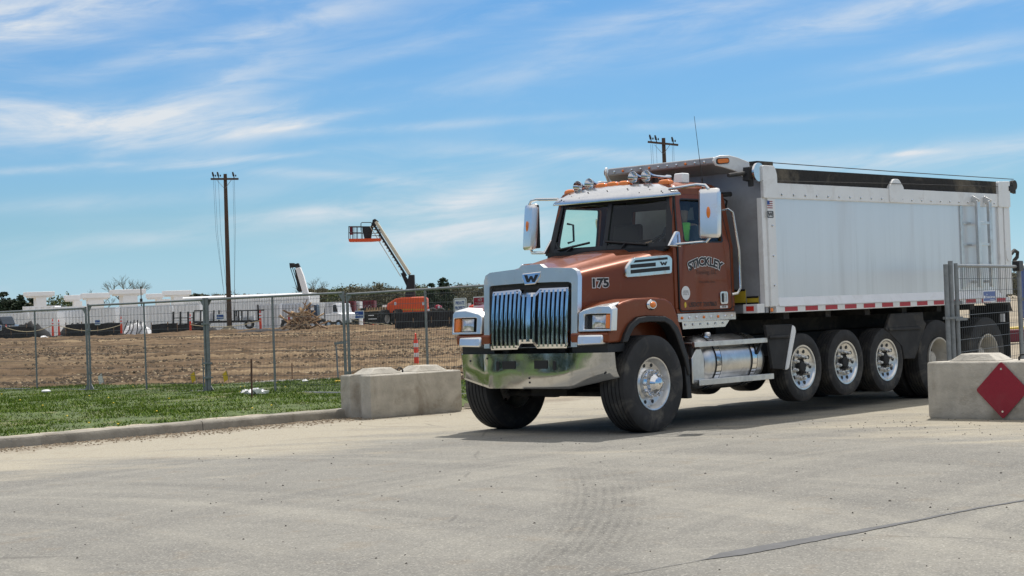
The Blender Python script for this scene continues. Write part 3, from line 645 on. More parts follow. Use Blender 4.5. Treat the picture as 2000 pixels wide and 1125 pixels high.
# mirrors
for s in (1, -1):
    P = lambda x, y, z: (x, s * y, z)
    b = MB(); secs = []
    for z, k in ((2.185, .55), (2.20, .85), (2.235, .97), (2.45, 1), (2.70, .98), (2.745, .9), (2.762, .6)):
        cx, cyy = .955 + .10 * (z - 2.45), 1.40; dx, dy = .040 * k, .128 * (.55 + .45 * k)
        secs.append([P(cx - dx, cyy - dy * .8, z), P(cx - dx * 1.15, cyy, z), P(cx - dx, cyy + dy * .8, z), P(cx - dx * .2, cyy + dy, z), P(cx + dx, cyy + dy, z), P(cx + dx, cyy - dy, z), P(cx - dx * .2, cyy - dy, z)])
    RT = lambda v: Vector((.955 + (v.x - .955) * .94 + (s * v.y - 1.4) * .34, s * (1.4 + (s * v.y - 1.4) * .94 - (v.x - .955) * .34), v.z))
    mi = part(b.loft(secs, caps=True, closed=True).xf(RT), 'mirror', CHROMEW, ang=40)
    part(MB().box(.99, 1.03, min(s * 1.275, s * 1.525), max(s * 1.275, s * 1.525), 2.20, 2.75).xf(RT), 'mirror_shell', BLACK, mi, bev=.01)
    part(MB().box(1.0305, 1.034, min(s * 1.285, s * 1.515), max(s * 1.285, s * 1.515), 2.34, 2.73).xf(RT), 'mirror_glass', CHROME, mi)
    part(MB().ball(P(.912, 1.40, 2.48), (.018, .024, .070), 14, 10).xf(RT), 'mirror_lamp', AMBER, mi)
    part(MB().path([P(.90, .87, 2.79), P(.90, 1.05, 2.80), P(.93, 1.25, 2.815), P(.95, 1.36, 2.80), P(.955, 1.40, 2.755)], .019, 10), 'mirror_arm', STEEL)
    part(MB().path([P(.84, .985, 2.13), P(.86, 1.15, 2.135), P(.93, 1.36, 2.145), P(.955, 1.40, 2.20)], .019, 10), 'mirror_arm', STEEL)
    part(MB().hexa([P(.70, .955, 2.115), P(.90, 1.0, 2.10), P(.90, 1.025, 2.10), P(.70, .985, 2.115), P(.85, .955, 2.29), P(.93, .955, 2.29), P(.93, .985, 2.29), P(.85, .985, 2.29)]), 'mirror_bracket', STEEL, bev=.012)
    part(MB().path([P(1.83, .955, 2.55), P(1.845, 1.04, 2.56), P(1.88, 1.07, 2.52), P(1.985, 1.07, 2.06), P(1.985, 1.07, 1.60), P(1.95, 1.05, 1.54), P(1.90, 1.005, 1.53)], .017, 10), 'grab_handle', STEEL)
    y0, y1 = sorted((s * .97, s * 1.008))
    kp = part(MB().box(.80, 1.958, y0, y1, 1.222, 1.318), 'kick_panel', ALU, bev=.004)
    many('rivet', MB().ball((0, 0, 0), (.019, .014, .019), 10, 6), CHROME, kp, [P(.875 + .143 * k, 1.01, 1.268) for k in range(8) if k not in (0, 3, 5)])
    many('running_light', MB().ball((0, 0, 0), (.019, .016, .019), 10, 6), AMBER, kp, [P(.875 + .143 * k, 1.01, 1.268) for k in (0, 3, 5)])
    y0, y1 = sorted((s * .90, s * .955))
    sk_ = part(MB().prism([(.94, 1.24), (1.89, 1.215), (1.80, 1.14), (.955, 1.135)], y0, y1), 'cab_skirt', STEEL)
    many('rivet', MB().ball((0, 0, 0), (.016, .012, .016), 8, 5), CHROME, sk_, [P(1.0 + .15 * k, .957, 1.185) for k in range(6)])
    # fuel tank, steps
    prof = [(0, 1.10), (.20, 1.10), (.27, 1.115), (.31, 1.16), (.318, 1.22), (.318, 2.22), (.31, 2.28), (.27, 2.33), (.2, 2.345), (0, 2.345)]
    tank = part(MB().lathe(prof, ax='x', n=44).xf(lambda v: Vector((v.x, s * (.865 + v.y), .735 + v.z))), 'fuel_tank', ALU, ang=35)
    many('tank_strap', MB().lathe([(.318, -.045), (.329, -.045), (.329, .045), (.318, .045)], ax='x', n=44), CHROME, tank, [(x, s * .865, .735) for x in (1.33, 2.06)])
    b = MB()
    for x in (1.30, 1.36, 2.03, 2.09): b.lathe([(.325, x - .008 - .02 * (x in (1.30, 2.03)) + .02 * (x in (1.36, 2.09))), (.332, x - .02 * (x in (1.30, 2.03)) + .02 * (x in (1.36, 2.09))), (.325, x + .008 - .02 * (x in (1.30, 2.03)) + .02 * (x in (1.36, 2.09)))], ax='x', n=44)
    part(b.xf(lambda v: Vector((v.x, s * (.865 + v.y), .735 + v.z))), 'strap_rubber', DECALK, tank)
    part(MB().lathe([(.05, 0), (.055, .035), (.045, .05), (0, .05)], n=16, ax='z').xf(lambda v: Vector((v.x + 1.42, s * (.95 + v.y), v.z + 1.035))), 'filler_cap', STEEL, tank)
    part(MB().prism([(.815, .50), (.815, .80), (.90, .905), (1.0, .905), (1.055, .81), (1.05, .50)], *sorted((s * .62, s * 1.175))), 'battery_box', ALU, bev=.01)
    y0, y1 = sorted((s * 1.19, s * 1.235))
    stp = part(MB().box(.80, 2.28, y0, y1, .925, .985).box(.80, 2.28, *sorted((s * .98, s * 1.19)), .965, .978), 'upper_step', ALU, bev=.004)
    part(MB().box(.865, 2.39, y0, y1, .475, .545).box(.865, 2.39, *sorted((s * .75, s * 1.19)), .515, .53), 'lower_step', ALU, bev=.004)
    part(MB().beam(P(2.20, 1.20, .93), P(2.10, 1.19, .80), .03, .03).beam(P(.84, 1.15, .5), P(.84, 1.15, .95), .04, .04).beam(P(2.3, .98, .5), P(2.3, .98, .95), .04, .04), 'step_bracket', BLACKM)
    part(MB().box(.82, 2.3, *sorted((s * .45, s * .9)), .40, .50), 'tank_saddle', FRAME)
    # mudguards of the lift axles
    b = MB().prism([(2.25, 1.14), (2.83, 1.135), (2.855, 1.05), (2.67, .575), (2.37, .60), (2.33, .8)], *sorted((s * 1.19, s * 1.235))).tube(P(2.30, 1.245, .985), P(2.74, 1.245, .985), .022)
    mg = part(b, 'mudguard', BLACKM, bev=.012)
    part(MB().prism([(2.825, 1.125), (2.88, 1.10), (2.895, 1.04), (2.71, .59), (2.67, .572), (2.63, .575)], *sorted((s * 1.185, s * 1.25))), 'mudguard_trim', BODYTRIM, mg, bev=.015)
    part(MB().prism([(5.05, 1.0), (5.2, 1.20), (6.05, 1.20), (6.06, 1.09), (6.13, 1.04), (5.79, .57), (5.50, .58), (5.46, .75)], *sorted((s * 1.19, s * 1.235))).beam(P(5.12, 1.245, .99), P(5.96, 1.245, .985), .02, .04), 'mudguard', BLACKM, bev=.012)
    part(MB().box(8.50, 8.53, *sorted((s * .62, s * 1.26)), .42, 1.25), 'mud_flap', BLACK)
    part(MB().box(8.30, 8.34, *sorted((s * 1.22, s * 1.28)), 1.0, 1.12), 'flap_bracket', SIGNW) if s > 0 else None
# inside the cab
part(MB().hexa([(.84, -.93, 1.75), (1.05, -.93, 1.75), (1.05, .93, 1.75), (.84, .93, 1.75), (.84, -.93, 2.10), (1.0, -.93, 2.12), (1.0, .93, 2.12), (.84, .93, 2.10)]).box(.98, 1.16, -.25, .2, 1.75, 2.1), 'dashboard', SEAT, cab, bev=.02)
for s in (1, -1):
    part(MB().box(1.32, 1.80, s * .52 - .25, s * .52 + .25, 1.70, 1.83).hexa([(1.70, s * .52 - .25, 1.83), (1.83, s * .52 - .25, 1.83), (1.83, s * .52 + .25, 1.83), (1.70, s * .52 + .25, 1.83), (1.80, s * .52 - .21, 2.46), (1.89, s * .52 - .21, 2.46), (1.89, s * .52 + .21, 2.46), (1.80, s * .52 + .21, 2.46)]).box(1.45, 1.7, s * .52 - .15, s * .52 + .15, 1.375, 1.70), 'seat', SEAT, cab, bev=.03)
b = MB().path([(1.16 + .085 * math.sin(a), .52 + .22 * math.cos(a), 2.09 + .18 * math.sin(a)) for a in [2 * math.pi * k / 20 for k in range(20)]], .015, 8, closed=True).tube((1.0, .52, 1.95), (1.16, .52, 2.09), .035)
for k in range(3): b.tube((1.16, .52, 2.09), (1.16 + .085 * math.sin(2.1 * k + .5), .52 + .22 * math.cos(2.1 * k + .5), 2.09 + .18 * math.sin(2.1 * k + .5)), .012)
part(b, 'steering_wheel', DECALK, cab)
part(MB().ball((1.02, .02, 2.655), (.03, .10, .04), 10, 6), 'inside_mirror', BLACKM, cab)
part(MB().path([(.98, -.80, 2.24), (1.0, -.72, 2.26), (1.0, -.72, 2.46), (.98, -.80, 2.48)], .014, 8), 'grab_strap', DECALK, cab)

# --- dump body
b = MB()
for s in (1, -1): b.box(2.30, 8.42, *sorted((s * 1.21, s * 1.268)), 1.47, 2.875)
b.box(2.30, 8.42, -1.20, 1.20, 1.36, 1.42)
bodyp = part(b, 'dump_body', BODYW)
part(MB().box(2.235, 2.30, -1.255, 1.255, 1.29, 3.04), 'headboard', BODYFRONT, bodyp)
b = MB().box(8.42, 8.50, -1.2, 1.2, 1.32, 2.95)
part(b, 'tailgate', BODYTRIM, bodyp)
for s in (1, -1):
    P = lambda x, y, z: (x, s * y, z)
    D = lambda a, c: sorted((s * a, s * c))
    part(MB().prism([(s * 1.264, 1.478), (s * 1.315, 1.362), (s * 1.22, 1.362), (s * 1.22, 1.478)], 2.46, 8.22, 'yz'), 'side_ledge', BODYTRIM, bodyp)
    rail = part(MB().box(2.40, 8.50, *D(1.20, 1.300), 1.283, 1.361), 'rub_rail', BODYTRIM, bodyp, bev=.004)
    many('reflective_strip', MB().box(0, .28, -.0015, .0015, -.028, .028), TAPER, rail, [(2.584 + .4572 * k, s * 1.3005, 1.324) for k in range(13)])
    tr = part(MB().box(2.50, 8.24, *D(1.262, 1.292), 2.688, 2.878), 'top_rail', BODYTRIM, bodyp, bev=.006)
    many('rivet', MB().ball((0, 0, 0), (.017, .014, .017), 8, 5), CHROME, tr, [P(2.62 + .262 * k, 1.294, 2.735) for k in range(22)])
    part(MB().box(2.30, 8.42, *D(1.215, 1.258), 2.876, 3.062), 'sideboard', TARP, bodyp)
    fp = part(MB().box(2.205, 2.30, *D(1.20, 1.275), 1.36, 2.69).box(2.30, 2.462, *D(1.262, 1.298), 1.362, 2.69), 'corner_post', BODYTRIM, bodyp, bev=.006)
    many('rivet', MB().ball((0, 0, 0), (.016, .012, .016), 8, 5), CHROME, fp, [P(2.38, 1.30, z) for z in (2.35, 1.98, 1.62)])
    part(MB().prism(rrect([(2.205, 2.685), (2.51, 2.685), (2.51, 2.98), (2.46, 3.085), (2.205, 3.085)], .03), *D(1.262, 1.310)), 'corner_plate', BODYTRIM, bodyp, bev=.006)
    part(MB().prism(rrect([(5.165, 2.69), (5.545, 2.69), (5.545, 2.90), (5.42, 3.01), (5.29, 3.01), (5.165, 2.90)], .03), *D(1.262, 1.305)), 'rail_tab', BODYTRIM, bodyp, bev=.006)
    part(MB().box(8.235, 8.37, *D(1.262, 1.298), 1.362, 2.688).box(8.425, 8.60, *D(1.20, 1.290), 1.40, 2.69).box(8.37, 8.425, *D(1.20, 1.268), 1.362, 2.688), 'rear_post', BODYTRIM, bodyp, bev=.006)
    part(MB().prism(rrect([(8.235, 2.685), (8.60, 2.685), (8.60, 3.075), (8.245, 3.06)], .03), *D(1.262, 1.31)), 'rear_corner_plate', BODYTRIM, bodyp, bev=.006)
    # front corner marker box
    part(MB().box(2.05, 2.205, *D(1.05, 1.262), 1.29, 1.40), 'marker_box', BODYTRIM, bodyp, bev=.005)
    part(MB().box(2.045, 2.05, *D(1.10, 1.21), 1.315, 1.375), 'marker_lens', REDLENS, bodyp)
    part(MB().lathe([(0, .012), (.022, .012), (.026, 0), (0, 0)], ax='y', n=14).xf(lambda v: P(v.x + 2.33, v.y + 1.275, v.z + 1.322)), 'marker_lamp', AMBER, bodyp)
b = MB()
for x in (7.45, 7.80): b.box(x - .042, x + .042, 1.355, 1.40, 1.52, 2.76); b.beam((x, 1.29, 2.80), (x, 1.40, 2.735), .085, .025, up=(1, 0, 0)); b.box(x - .02, x + .02, 1.27, 1.36, 1.58, 1.62)
for z in (1.83, 2.13, 2.44): b.box(7.49, 7.76, 1.362, 1.395, z - .02, z + .02)
part(b, 'ladder', ALU, bodyp, bev=.004)
b = MB()
for z in (1.83, 2.13, 2.44): b.box(7.18, 7.405, 1.269, 1.29, z - .015, z + .015)
b.box(7.11, 7.19, 1.269, 1.285, 1.50, 2.685)
part(b, 'ladder_reflection', ALU, bodyp)  # raised bars standing in for the ladder's reflection in the side panel
part(letters(MB(), 'JWI', .07, lambda u, w: (2.345 + u, 1.3005, 2.485 + w), off=.003), 'maker_badge', DECALK, bodyp, ang=None)
part(MB().ring(rrect([(2.275, 2.445), (2.415, 2.445), (2.415, 2.53), (2.275, 2.53)], .02), rrect([(2.285, 2.455), (2.405, 2.455), (2.405, 2.52), (2.285, 2.52)], .015), 1.2985, 1.3), 'badge_frame', DECALK, bodyp)
fl = part(MB().box(2.285, 2.40, 1.2985, 1.3, 2.56, 2.655), 'flag_sticker', DECALW, bodyp)
b = MB()
for k in range(4): b.box(2.285, 2.40, 1.2995, 1.3008, 2.562 + k * .026, 2.573 + k * .026)
part(b, 'flag_stripes', SIGNR, bodyp)
part(MB().box(2.285, 2.335, 1.3, 1.3016, 2.606, 2.655), 'flag_field', SIGNB, bodyp)
part(MB().box(2.225, 2.236, .76, .97, 1.40, 1.58), 'warning_sticker', YELLOW, bodyp); part(MB().box(2.225, 2.236, .99, 1.16, 1.40, 1.49), 'warning_sticker', YELLOW, bodyp)
b = MB()
for z0 in (1.40, 1.565): b.box(2.220, 2.2245, .76, .97, z0, z0 + .02)
for z0 in (1.40, 1.475): b.box(2.220, 2.2245, .99, 1.16, z0, z0 + .02)
part(b, 'sticker_bars', DECALK, bodyp)
# cab guard over the cab
lip = [(1.86, -.83), (1.84, 0), (1.86, .83)]
b = MB()
cg = [(1.99, -.86), (1.83, -.80), (1.83, .80), (1.99, .86)]
b.hexa([(1.84, -.83, 3.105), (2.24, -1.08, 3.02), (2.24, 1.08, 3.02), (1.84, .83, 3.125), (1.86, -.83, 3.205), (2.26, -1.08, 3.125), (2.26, 1.08, 3.125), (1.86, .83, 3.215)])
guard = part(b, 'cab_guard', BODYFRONT, bodyp, bev=.02)
many('rivet', MB().ball((0, 0, 0), (.012, .016, .016), 8, 5), CHROME, guard, [(1.842, -.72 + .142 * k, 3.15 + .001 * k) for k in range(11) if k not in (1, 4, 8)])
many('clearance_light', MB().ball((0, 0, 0), (.014, .017, .017), 8, 5), AMBER, guard, [(1.840, -.72 + .142 * k, 3.15 + .001 * k) for k in (1, 4, 8)])
for s in (1, -1):
    P = lambda x, y, z: (x, s * y, z)
    prof = [(0, 3.16), (.03, 3.205), (.09, 3.225), (.20, 3.225), (.30, 3.20), (.45, 3.14), (.47, 2.89), (.28, 3.03), (.14, 3.075), (.04, 3.10)]
    n = len(prof)
    q = lambda t, off: (1.82 + t * .87, s * (.83 + t * .56 + off))
    v = [(*q(t, 0), z) for t, z in prof] + [(*q(t, .03), z) for t, z in prof]
    sp = part(MB().add(v, [tuple(range(n)), tuple(range(2 * n - 1, n - 1, -1))] + [(i, n + i, n + (i + 1) % n, (i + 1) % n) for i in range(n)]), 'guard_side', BODYTRIM, bodyp, bev=.006)
    ro = rrect([(.03, 3.115), (.19, 3.125), (.19, 3.195), (.03, 3.19)], .03, 5)
    v = [(*q(t, .031), z) for t, z in ro] + [(*q(t, .040), z) for t, z in ro]; n = len(ro)
    F = [tuple(range(n)), tuple(range(2 * n - 1, n - 1, -1))] + [(i, n + i, n + (i + 1) % n, (i + 1) % n) for i in range(n)]
    part(MB().add(v, F), 'lamp_surround', BLACK, sp)
    ro = rrect([(.042, 3.126), (.178, 3.135), (.178, 3.185), (.042, 3.180)], .025, 5)
    v = [(*q(t, .0405), z) for t, z in ro] + [(*q(t, .047), z) for t, z in ro]
    part(MB().add(v, F), 'amber_lamp', AMBER, sp)
# tarp gear
b = MB().box(2.28, 2.62, -1.15, 1.18, 3.10, 3.15)
for k in range(26):
    y = -1.2 + rng.random() * 2.4; x = 2.5 + rng.random() * .25; L = .15 + rng.random() * .25; z = 3.085 + rng.random() * .05
    b.beam((x, y, z), (x + L, y + rng.uniform(-.1, .1), z - .01 + rng.uniform(-.02, .03)), .08, .018)
part(b, 'folded_tarp', TARP, bodyp)
part(MB().lathe([(0, -.015), (.115, -.015), (.115, .015), (0, .015)], ax='y', n=28).xf(lambda v: v + Vector((2.165, 1.27, 3.0))), 'tarp_pulley', STEEL, bodyp)
part(MB().tube((1.75, 1.12, 2.96), (2.12, 1.16, 3.0), .025).beam((2.08, 1.17, 2.90), (2.10, 1.17, 3.06), .09, .09).tube((2.16, 1.1, 3.0), (2.16, 1.25, 3.0), .03).tube((2.10, 1.20, 2.83), (2.10, 1.20, 2.92), .035), 'tarp_motor', BLACKM, bodyp)
b = MB()
for s in (1, -1):
    b.path([(2.5, s * 1.24, 3.13), (5.5, s * 1.25, 3.115), (8.78, s * 1.28, 3.11)], .006, 5); b.path([(2.2, s * 1.305, 2.895), (5.3, s * 1.315, 2.945), (8.3, s * 1.30, 2.985)], .004, 5)
part(b, 'tarp_cable', BLACKM, bodyp)
for s in (1, -1):
    part(MB().box(8.56, 8.70, *sorted((s * 1.22, s * 1.32)), 2.93, 3.0).lathe([(0, -.03), (.075, -.03), (.075, .03), (0, .03)], ax='y', n=18).xf(lambda v: v if v.x > 8 else v + Vector((8.76, s * 1.28, 3.02))).beam((8.70, s * 1.27, 2.94), (8.82, s * 1.27, 2.92), .04, .05), 'cable_roller', BLACKM, bodyp)
    part(MB().path([(8.60, s * 1.28, 1.99), (8.72, s * 1.28, 2.05), (8.82, s * 1.28, 2.02), (8.80, s * 1.28, 1.95), (8.70, s * 1.28, 1.90)], .028, 8), 'latch_hook', BLACKM, bodyp)
    part(MB().lathe([(0, .01), (.09, .01), (.09, 0), (0, 0)], ax='y', n=20).xf(lambda v: Vector((v.x + 8.52, s * (v.y + 1.29), v.z + 1.98))), 'latch_disc', BODYTRIM, bodyp)
    part(MB().hexa([(8.42, s * .9, 1.28), (8.75, s * .9, 1.15), (8.75, s * 1.2, 1.15), (8.42, s * 1.2, 1.28), (8.42, s * .9, 1.40), (8.60, s * .9, 1.40), (8.60, s * 1.2, 1.40), (8.42, s * 1.2, 1.40)]), 'hinge_block', FRAME, bodyp)
part(MB().path([(1.93, .7, 2.72), (2.02, .78, 2.74), (2.12, .82, 2.68), (2.10, .80, 2.55), (2.05, .75, 2.4), (2.0, .7, 2.1)], .014, 6).path([(1.96, .86, 2.75), (2.12, .88, 2.76)], .03, 8), 'air_hose', BLACK)
# exhaust and tanks below, dark
part(MB().lathe([(0, 1.2), (.16, 1.2), (.18, 1.25), (.18, 2.3), (.16, 2.35), (0, 2.35)], ax='x', n=20).xf(lambda v: v + Vector((0, 0, .62))), 'air_tank', FRAME)

# ------------------------------------------------------------------ the driver
SKIN = mat('skin', (.42, .24, .17), .55); SHIRT = mat('grey shirt', (.05, .055, .07), .9); VEST = mat('lime safety vest', (.36, .92, .14), .7); HAIR = mat('dark cap', (.03, .03, .04), .8)
VESTS = mat('silver vest stripe', (.6, .6, .6), .4)
def skin_figure(name, joints, edges, m, parent=None, levels=1):
    me = bpy.data.meshes.new(name); keys = list(joints)
    me.from_pydata([joints[k][0] for k in keys], [(keys.index(a), keys.index(c)) for a, c in edges], []); me.materials.append(m)
    o = bpy.data.objects.new(name, me); COL.objects.link(o); o.modifiers.new('skin', 'SKIN'); sv = me.skin_vertices[0].data
    for i, k in enumerate(keys): r = joints[k][1]; sv[i].radius = (r, r) if not isinstance(r, tuple) else r
    sv[0].use_root = True
    s = o.modifiers.new('smooth', 'SUBSURF'); s.levels = s.render_levels = levels
    for md in o.modifiers:
        if md.type == 'SKIN': md.use_smooth_shade = True
    if parent: o.parent = parent
    return o
DX, DY0 = 1.50, .60
driver = thing('person', 'truck driver in a lime safety vest seated at the wheel behind the side window', 'person', TW(DX, DY0, 1.83), T_RZ)
def L(x, y, z): return (-x, y, z)      # local: x rearwards from the hip, y outwards, z up from the seat
J = {'pelvis': (L(0, 0, .10), .14), 'waist': (L(.02, 0, .27), .135), 'chest': (L(.02, 0, .43), .15), 'neck': (L(.0, 0, .575), .06), 'head0': (L(-.02, 0, .64), .075), 'head1': (L(-.025, 0, .72), .095), 'head2': (L(-.02, 0, .79), .08)}
E_ = [('pelvis', 'waist'), ('waist', 'chest'), ('chest', 'neck'), ('neck', 'head0'), ('head0', 'head1'), ('head1', 'head2')]
for s, n in ((1, 'l'), (-1, 'r')):
    J.update({n + 'sh': (L(0, s * .19, .50), .07), n + 'el': (L(-.13, s * .25, .25), .048), n + 'wr': (L(-.36, s * .20, .33), .032), n + 'palm': (L(-.42, s * .195, .345), (.04, .022)),
              n + 'hip': (L(-.05, s * .10, .07), .10), n + 'kn': (L(-.45, s * .13, .10), .07), n + 'an': (L(-.50, s * .13, -.30), .045), n + 'toe': (L(-.64, s * .13, -.36), .035)})
    E_ += [('chest', n + 'sh'), (n + 'sh', n + 'el'), (n + 'el', n + 'wr'), (n + 'wr', n + 'palm'), ('pelvis', n + 'hip'), (n + 'hip', n + 'kn'), (n + 'kn', n + 'an'), (n + 'an', n + 'toe')]
    for k in range(4):
        J[f'{n}f{k}a'] = (L(-.465, s * (.165 + .02 * k), .36 - .004 * k), .0095); J[f'{n}f{k}b'] = (L(-.49 - .004 * (k % 2), s * (.165 + .02 * k), .335), .0085)
        E_ += [(n + 'palm', f'{n}f{k}a'), (f'{n}f{k}a', f'{n}f{k}b')]
    J[n + 'th'] = (L(-.43, s * .15, .375), .010); E_.append((n + 'palm', n + 'th'))
body = skin_figure('body', J, E_, SKIN, driver, 2)
b = MB()
def ell(z, rx, ry, cx=0): return [L(cx + rx * math.cos(a), ry * math.sin(a), z) for a in [2 * math.pi * k / 20 for k in range(20)]]
b.loft([ell(.02, .17, .19), ell(.25, .155, .18, .02), ell(.42, .17, .21, .02), ell(.51, .15, .215, .01), ell(.56, .10, .14, 0), ell(.585, .075, .08, 0)], closed=True)
b.build('safety_vest', VEST, driver)
b = MB()
for s in (1, -1): b.path([L(0, s * .19, .505), L(-.05, s * .22, .40), L(-.13, s * .255, .25)], .085, 12, r2=.065).path([L(-.13, s * .255, .25), L(-.30, s * .215, .31)], .062, 12, r2=.045)
b.build('shirt_sleeves', SHIRT, driver)
b = MB()
for s in (1, -1): b.loft([[L(-.176 + .03 * (z > .45), s * y, z) for y in (.07, .11)] for z in (.03, .25, .42)])
b.build('vest_stripes', VESTS, driver)
b = MB().ball(L(-.01, 0, .775), (.112, .10, .085), 14, 8).hexa([L(-.10, -.07, .775), L(-.10, .07, .775), L(-.20, .05, .765), L(-.20, -.05, .765), L(-.10, -.07, .787), L(-.10, .07, .787), L(-.20, .05, .775), L(-.20, -.05, .775)])
b.build('cap', HAIR, driver)
b = MB().loft([[L(-.115, 0, .735), L(-.135, -.018, .69), L(-.145, 0, .69), L(-.135, .018, .69)], [L(-.11, 0, .675)] * 4]); b.build('nose', SKIN, driver)

# ================================================================== the ground
def ss(t): t = max(0., min(1., t)); return t * t * (3 - 2 * t)
def gz(x, y): return .60 * ss((y - 45) / 60) - .30 * ss((y - 116) / 22)
def nzv(x, y, z=0.0, o=4): return noise.fractal(Vector((x, y, z)), 1.0, 2.0, o, noise_basis='PERLIN_ORIGINAL')

def groundmat():
    m = bpy.data.materials.new('dusty asphalt'); m.use_nodes = True; t = m.node_tree; N = t.nodes; L = t.links; b = N['Principled BSDF']
    g = N.new('ShaderNodeTexCoord'); pos = g.outputs['Object']
    def mp(sx, sy, rz=0):
        n = N.new('ShaderNodeMapping'); n.inputs['Scale'].default_value = (sx, sy, 1); n.inputs['Rotation'].default_value = (0, 0, R(rz)); L.new(pos, n.inputs[0]); return n.outputs[0]
    def nz(v, s, d=6, r=.6, dist=0):
        n = N.new('ShaderNodeTexNoise'); n.inputs['Scale'].default_value = s; n.inputs['Detail'].default_value = d; n.inputs['Roughness'].default_value = r; n.inputs['Distortion'].default_value = dist
        L.new(v, n.inputs['Vector']); return n.outputs['Fac']
    def mr(f, a, c, lo=0., hi=1., sm=False):
        n = N.new('ShaderNodeMapRange'); L.new(f, n.inputs[0])
        if sm: n.interpolation_type = 'SMOOTHSTEP'
        for i, x in enumerate((a, c, lo, hi)): n.inputs[i + 1].default_value = x
        return n.outputs[0]
    def mx(f, a, c, bl='MIX'):
        n = N.new('ShaderNodeMix'); n.data_type = 'RGBA'; n.blend_type = bl
        if isinstance(f, float): n.inputs[0].default_value = f
        else: L.new(f, n.inputs[0])
        for i, x in ((6, a), (7, c)):
            if isinstance(x, tuple): n.inputs[i].default_value = (*x, 1)
            else: L.new(x, n.inputs[i])
        return n.outputs[2]
    def ma(op, a, c):
        n = N.new('ShaderNodeMath'); n.operation = op
        for i, x in enumerate((a, c)):
            if isinstance(x, (int, float)): n.inputs[i].default_value = x
            else: L.new(x, n.inputs[i])
        return n.outputs[0]
    sp = N.new('ShaderNodeSeparateXYZ'); L.new(pos, sp.inputs[0]); X, Y = sp.outputs[0], sp.outputs[1]
    base = mx(mr(nz(mp(1, 1), .35, 5), .35, .65), (.228, .219, .195), (.272, .260, .227))
    # wheel-polished swathes: long, slightly curved
    rad = ma('SQRT', ma('ADD', ma('POWER', ma('ADD', X, 10.0), 2.0), ma('POWER', ma('SUBTRACT', Y, -4.0), 2.0)), 0)
    cv = N.new('ShaderNodeCombineXYZ'); L.new(rad, cv.inputs[0]); L.new(ma('MULTIPLY', ma('ADD', X, Y), .035), cv.inputs[1])
    base = mx(mr(nz(cv.outputs[0], 1.1, 5, .65, .5), .48, .66, 0, .55), base, (.200, .192, .172))
    base = mx(mr(nz(mp(.22, 1.3, -44), 1.6, 6, .7, .7), .52, .70, 0, .45), base, (.335, .318, .272))
    cv2 = N.new('ShaderNodeCombineXYZ'); L.new(ma('SUBTRACT', ma('MULTIPLY', X, .95), ma('MULTIPLY', Y, .18)), cv2.inputs[0]); L.new(ma('MULTIPLY', Y, .05), cv2.inputs[1])
    base = mx(mr(nz(cv2.outputs[0], 5.0, 4, .6, .2), .56, .70, 0, .22), base, (.15, .145, .135))
    # tyre sweeps of trucks turning out of the gate
    def sweep(cx, cy, freq, seed, lo, hi, amt, col, base):
        dx, dy = ma('SUBTRACT', X, cx), ma('SUBTRACT', Y, cy); rr = ma('SQRT', ma('ADD', ma('MULTIPLY', dx, dx), ma('MULTIPLY', dy, dy)), 0)
        c3 = N.new('ShaderNodeCombineXYZ'); L.new(ma('ADD', ma('MULTIPLY', rr, freq), seed), c3.inputs[0]); L.new(ma('MULTIPLY', ma('ARCTAN2', dx, dy), 1.6), c3.inputs[1]); L.new(ma('MULTIPLY', rr, .02), c3.inputs[2])
        f = mr(nz(c3.outputs[0], 1.0, 5, .62, .15), lo, hi, 0, amt, True)
        return mx(f, base, col)
    base = sweep(-9.0, 6.0, 1.3, 3.0, .46, .66, .42, (.150, .146, .134), base)
    base = sweep(-9.0, 6.0, 1.9, 21.0, .49, .70, .45, (.385, .362, .305), base)
    base = sweep(16.0, 4.0, 1.2, 8.0, .47, .68, .38, (.155, .150, .138), base)
    base = sweep(16.0, 4.0, 2.1, 33.0, .50, .72, .40, (.375, .355, .30), base)
    tx, ty = ma('SUBTRACT', X, -25.4), ma('SUBTRACT', Y, 14.8); tr = ma('SQRT', ma('ADD', ma('MULTIPLY', tx, tx), ma('MULTIPLY', ty, ty)), 0)
    band = ma('MULTIPLY', mr(ma('ABSOLUTE', ma('SUBTRACT', tr, 26.1), 0), .16, .46, 1, 0), ma('MULTIPLY', mr(Y, 8.0, 9.5), mr(Y, 14.5, 17.5, 1, 0)))
    rib = mr(ma('SINE', ma('MULTIPLY', tr, 88.0), 0), -.9, .8, .45, 1)
    base = mx(ma('MULTIPLY', ma('MULTIPLY', band, rib), mr(nz(mp(1, 1), 1.2, 4), .36, .62, .05, .8)), base, (.120, .115, .103))
    # sand tracked in along the kerb and by the gate
    kd = ma('ADD', ma('MULTIPLY', ma('ADD', X, 2.3), -.716), ma('MULTIPLY', ma('SUBTRACT', Y, 25.1), .698))       # distance to the kerb, negative on the road side
    sand = ma('ADD', mr(kd, -5.5, -.3), ma('MULTIPLY', mr(Y, 13.0, 22.0), .55))
    gate = ma('ADD', mr(X, .5, 5.0), mr(Y, 13.0, 19.5)); sand = ma('MAXIMUM', sand, mr(gate, 1.0, 2.0))
    sn = ma('ADD', sand, mr(nz(mp(.5, 1.4, -40), .9, 7, .65, .4), .3, .7, -.45, .45))
    base = mx(mr(sn, .45, 1.05, 0, .85), base, (.455, .405, .305))
    mud = ma('ADD', mr(kd, -1.1, -.15), mr(nz(mp(1, 1), 2.2, 6), .35, .65, -.5, .4)); base = mx(mr(mud, .2, .75, 0, .8), base, (.25, .20, .14))
    # aggregate
    base = mx(mr(nz(mp(1, 1), 70, 3, .8), .30, .72, 0, 1), mx(.45, base, (.10, .095, .085)), base)
    vor = N.new('ShaderNodeTexVoronoi'); vor.inputs['Scale'].default_value = 92; L.new(mp(1, 1), vor.inputs['Vector'])
